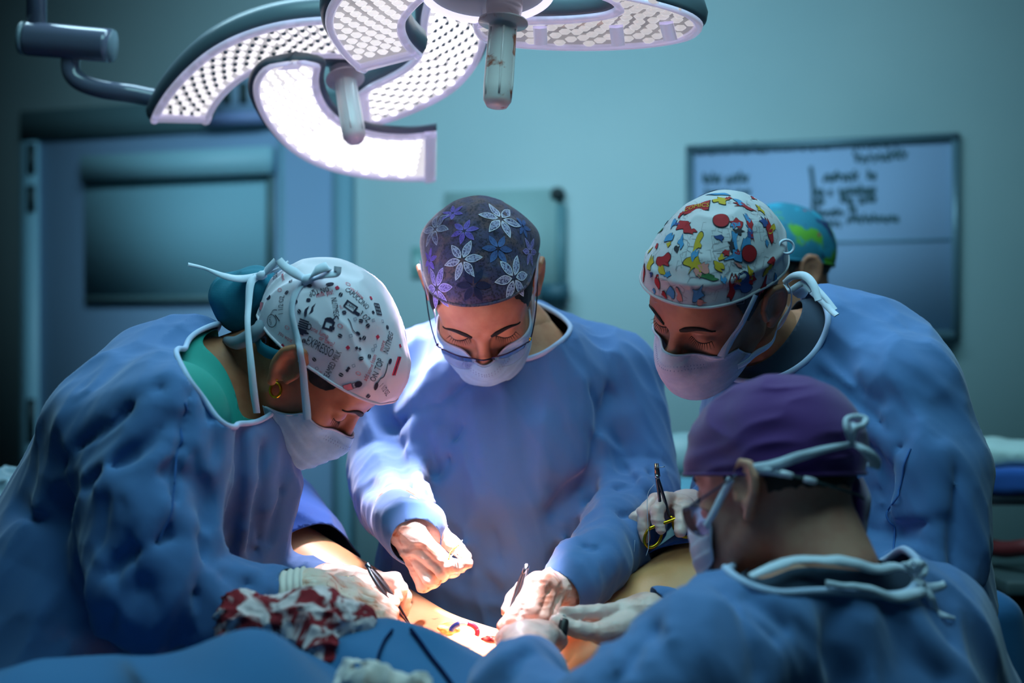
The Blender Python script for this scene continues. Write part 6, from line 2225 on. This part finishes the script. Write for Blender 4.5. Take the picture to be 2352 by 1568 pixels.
def rpatch(col, x, y, w, h, rot, seed=0, am=.62, edge=True):
    g = np.array(shape_blob(seed or int(x * 7 + y), 11, am)); g[:, 0] *= w / h
    bt[col].append(lay(r_capshape, (x, y), h * rm, rot, poly_geo(g), off=.0011))
    if edge: bt['d'].append(lay(r_capshape, (x, y), h * rm * 1.10, rot, poly_geo(g), off=.0007))


bt['r'].append(lay(r_capshape, (1600, 474), 34 * rm, -14, poly_geo(rect(1.75, 1.0)), off=.0017)); bt['d'].append(lay(r_capshape, (1600, 474), 36 * rm, -14, poly_geo(rect(1.76, 1.02)), off=.0014))
bt['y'].append(lay(r_capshape, (1600, 475), 20 * rm, -14, text_geo('COMICS'), off=.0021, xs=.82))
for a in (('r', 1572, 520, 26, 40, 25), ('r', 1566, 492, 14, 22, -20), ('b', 1548, 512, 14, 38, -15), ('b', 1538, 545, 30, 22, 35), ('b', 1566, 556, 14, 34, -12), ('r', 1588, 530, 30, 12, -35), ('d', 1556, 572, 10, 14, 0),
          ('r', 1526, 598, 40, 24, -10), ('y', 1494, 605, 14, 40, -20), ('r', 1480, 630, 10, 40, -15), ('y', 1520, 620, 14, 24, 30), ('r', 1511, 645, 14, 26, 20), ('y', 1602, 560, 18, 40, -25), ('y', 1596, 606, 40, 32, 10), ('p', 1618, 614, 24, 20, -30),
          ('r', 1690, 512, 22, 30, 15), ('r', 1722, 514, 16, 46, 5), ('b', 1688, 548, 16, 34, 5), ('b', 1714, 558, 18, 36, -25), ('d', 1694, 530, 22, 14, 0), ('r', 1668, 580, 14, 16, 10), ('b', 1690, 588, 40, 22, 12), ('d', 1680, 560, 12, 30, 5),
          ('r', 1768, 530, 18, 60, 12), ('n', 1754, 508, 22, 22, 30), ('r', 1774, 600, 20, 22, 20), ('y', 1764, 618, 24, 12, 40), ('b', 1780, 640, 12, 24, 15), ('r', 1680, 660, 18, 58, -12), ('n', 1706, 655, 44, 46, 5), ('r', 1726, 640, 16, 26, 30),
          ('b', 1544, 672, 20, 28, 10), ('b', 1600, 672, 26, 30, -15), ('b', 1504, 668, 12, 10, 0), ('g', 1626, 635, 36, 18, -8), ('g', 1505, 520, 10, 46, -8), ('b', 1650, 446, 40, 16, -20), ('y', 1656, 460, 26, 26, 30), ('r', 1672, 456, 14, 12, 0),
          ('r', 1710, 474, 44, 16, -14), ('y', 1746, 482, 24, 12, -38), ('r', 1626, 440, 36, 6, 6), ('p', 1610, 694, 20, 10, 0), ('r', 1752, 660, 12, 40, -20)):
    rpatch(*a)
for (x, y, r) in ((1720, 582, 20), (1656, 506, 19)):   # plain rings
    for k, (q, c) in enumerate(((1.0, 'd'), (.92, 'r'))):
        bt[c].append(lay(r_capshape, (x, y), r * 2 * rm * q, 0, poly_geo(circle(.5, .5, 20)), off=.0013 + .0004 * k))
for i in range(130):   # faint drawn panels
    x, y = rg.uniform(1485, 1785), rg.uniform(450, 690)
    if i % 2: bt['k'].append(lay(r_capshape, (x, y), rg.uniform(22, 46) * rm, rg.uniform(-20, 20), ring_geo(rect(1, rg.uniform(.5, .9)), .05), off=.0004))
    else: bt['k'].append(lay(r_capshape, (x, y), rg.uniform(18, 40) * rm, rg.uniform(-90, 90), line_geo([(-.5, 0), (-.1, .15), (.2, -.1), (.5, .1)], .035), off=.0004))
for i in range(34):   # more loose colour shapes between the large ones
    x, y = rg.uniform(1490, 1785), rg.uniform(450, 685)
    if abs(x - 1600) < 48 and abs(y - 474) < 34: continue
    rpatch(rg.choice('rbyndrbyp'), x, y, rg.uniform(7, 16), rg.uniform(12, 30), rg.uniform(-60, 60), 100 + i)
for k, nm in (('k', 'printed_panels'), ('d', 'printed_outlines'), ('r', 'printed_red_shapes'), ('b', 'printed_blue_shapes'), ('y', 'printed_yellow_shapes'), ('g', 'printed_green_shapes'), ('n', 'printed_navy_shapes'), ('w', 'printed_white_shapes'), ('p', 'printed_pink_shapes')):
    flush(bt[k], mat('comic_print_' + k, CC[k], 0.8), rcap, nm)

# ------------------------------------------------------------------ things at the sides and behind
# instrument trolley with a folded white sheet, far right
tr = empty('instrument_trolley', (1.03, 3.1, 0))
tag(tr, 'draped instrument trolley in the dim corner behind the comic cap surgeon', 'trolley')
for x in (0.84, 1.30):
    for y in (2.90, 3.25):
        part('leg', tube([V3(x, y, 0.03), V3(x, y, 1.03)], 0.013, 12), M_steel, tr)
        part('caster', lathe([(0, -.012), (.026, -.012), (.03, 0), (.026, .012), (0, .012)], 16, frame_z((1, 0, 0)), (x, y, 0.03)), M_black, tr)
bevel(part('shelf', box_arr((1.07, 3.07, 1.03), (0.52, 0.42, 0.02)), M_steel, tr, False), 0.004)
bevel(part('shelf', box_arr((1.07, 3.07, 0.45), (0.52, 0.42, 0.02)), M_steel, tr, False), 0.004)


def fold_cloth(name, label, c, s, m, amp=0.006, seed=0, cat='cloth'):
    c = np.asarray(c, np.float32); s = np.asarray(s, np.float32)
    def f(P):
        q = np.abs(P - c) - s / 2 + 0.012
        d = np.linalg.norm(np.maximum(q, 0), axis=1) + np.minimum(q.max(1), 0) - 0.012
        return d - amp * (noise3(P / 0.06 + seed) - .5) * 2 - amp * .5 * (noise3(P / 0.02 + seed) - .5)
    V, F = surface(f, c - s / 2 - .04, c + s / 2 + .04, 0.008)
    b = c.copy(); b[2] -= s[2] / 2
    o = link(name, mesh_np(name, V - b, F), m); o.location = [float(x) for x in b]
    tag(o, label, cat)
    return o


fold_cloth('folded_sheet', 'blue folded cloth lying on the trolley in the corner', (1.07, 3.05, 1.068), (0.50, 0.40, 0.05), M_drape, 0.006, 2)
fold_cloth('folded_sheet', 'white folded sheet on top of the blue cloth in the corner', (1.05, 3.05, 1.114), (0.40, 0.34, 0.034), mat('white_sheet', srgb(170, 196, 196), 0.8), 0.007, 5)
# a blue cloth over a stool, lower right


def stool_cloth(P):
    d = rc(P, V3(0.775, 2.30, 0.90), V3(0.775, 2.30, 0.62), 0.045, 0.085)
    return d - 0.012 * (fold_noise(P, ortho((0, 0, 1)), (0.4, 0.05, 0.05), 9.0) - .3)


V, F = surface(stool_cloth, (0.56, 2.12, 0.42), (0.92, 2.48, 1.0), 0.008)
V, F, _ = clip_mesh(V, F, 0.60 - V[:, 2])
b = V3(0.775, 2.30, 0.60)
o = link('stool_cover', mesh_np('stool_cover', V - b, F), M_drape2); o.location = [float(x) for x in b]; solid(o, .0016, -1)
tag(o, 'blue cloth hanging over a stool at the lower right edge', 'cloth')
stl = empty('stool', (0.775, 2.30, 0)); tag(stl, 'round stool hidden under the hanging blue cloth', 'stool')
part('seat', lathe([(0, 0.0), (.035, 0), (.036, .02), (0, .03)], 24, None, (0.775, 2.30, 0.86)), M_black, stl)
part('column', tube([V3(.775, 2.3, .02), V3(.775, 2.3, .86)], .015, 14), M_steel, stl)
part('foot', lathe([(0, 0), (.10, 0), (.10, .02), (.02, .03), (0, .03)], 24, None, (0.775, 2.30, 0)), M_steel, stl)
rt = part('red_tube', tube(smooth_line(spline([U(2226, 1272, 2.9), U(2260, 1256, 2.9), U(2310, 1262, 2.85), U(2380, 1258, 2.8), U(2450, 1290, 2.8)], 30), 2), 0.017, 12), mat('red_rubber', srgb(92, 30, 34), 0.5), None)
tag(rt, 'dark red tube lying at the right edge above the blue stool cloth', 'tube')
sb = empty('side_bench', (1.15, 2.85, 0)); tag(sb, 'low dark bench carrying the red tube at the right edge', 'bench')
bevel(part('bench_top', box_arr((1.17, 2.84, 0.875), (0.44, 0.22, 0.03)), mat('bench_grey', srgb(54, 72, 76), 0.6), sb, False), .006)
for x in (0.98, 1.36):
    part('leg', box_arr((x, 2.84, 0.43), (0.03, 0.18, 0.86)), M_black, sb, False)
# a padded headrest-like roll behind the middle surgeon
bo = empty('padded_chair', U(1570, 1120, 3.3)); bo.location.z = 0
tag(bo, 'pale padded chair back between the two blue gowns in the background', 'chair')


def padf(P): return ell(P, U(1572, 1050, 3.3), (0.085, 0.05, 0.055)) - 0.006 * (noise3(P / .05) - .5)


V, F = surface(padf, U(1572, 1050, 3.3) - .13, U(1572, 1050, 3.3) + .13, 0.006)
part('headrest', (V, F), mat('pale_vinyl', srgb(140, 168, 174), 0.45), bo)
part('seat_cushion', (lambda VF: VF)(surface(lambda P: ell(P, U(1580, 1150, 3.25), (0.12, 0.1, 0.055)), U(1580, 1150, 3.25) - .18, U(1580, 1150, 3.25) + .18, 0.008)), mat('teal_vinyl', srgb(92, 150, 172), 0.45), bo)
part('side_arm', tube(spline([U(1536, 1090, 3.28), U(1560, 1110, 3.26), U(1600, 1080, 3.26)], 16), 0.018, 12), mat('dark_vinyl', srgb(44, 66, 72), 0.5), bo)
p = U(1575, 1150, 3.27)
part('column', tube([V3(p[0], p[1], 0.02), p], 0.03, 14), M_steel, bo)
part('foot', lathe([(0, 0), (.2, 0), (.2, .025), (.04, .05), (0, .05)], 24, None, (p[0], p[1], 0)), M_steel, bo)
# clear plastic bag on a shelf at the left edge
sh = empty('side_shelf', (-1.02, 2.6, 0)); tag(sh, 'small dim shelf stand at the left edge behind the bent surgeon', 'shelf')
bevel(part('shelf_board', box_arr((-1.02, 2.62, 0.985), (0.30, 0.3, 0.03)), mat('dim_shelf', srgb(70, 96, 104), 0.5), sh, False), .005)
part('post', tube([V3(-1.02, 2.62, 0.0), V3(-1.02, 2.62, 0.97)], 0.025, 14), M_steel, sh)
part('foot', lathe([(0, 0), (.16, 0), (.16, .02), (.03, .03), (0, .03)], 24, None, (-1.02, 2.62, 0)), M_steel, sh)


def bagf(P):
    d = ell(P, V3(-0.93, 2.58, 1.055), (0.085, 0.08, 0.062))
    return smax(d - 0.016 * ((1 - np.abs(2 * noise3(P / 0.035 + 4) - 1)) ** 2 - .4), 1.001 - P[:, 2], .01)


V, F = surface(bagf, (-1.08, 2.42, 0.98), (-0.78, 2.72, 1.18), 0.005)
o = link('plastic_bag', mesh_np('plastic_bag', V, F), mat('clear_plastic', srgb(170, 200, 216), 0.15, trans=0.55, ior=1.2))
tag(o, 'crumpled clear plastic bag at the left edge', 'bag')
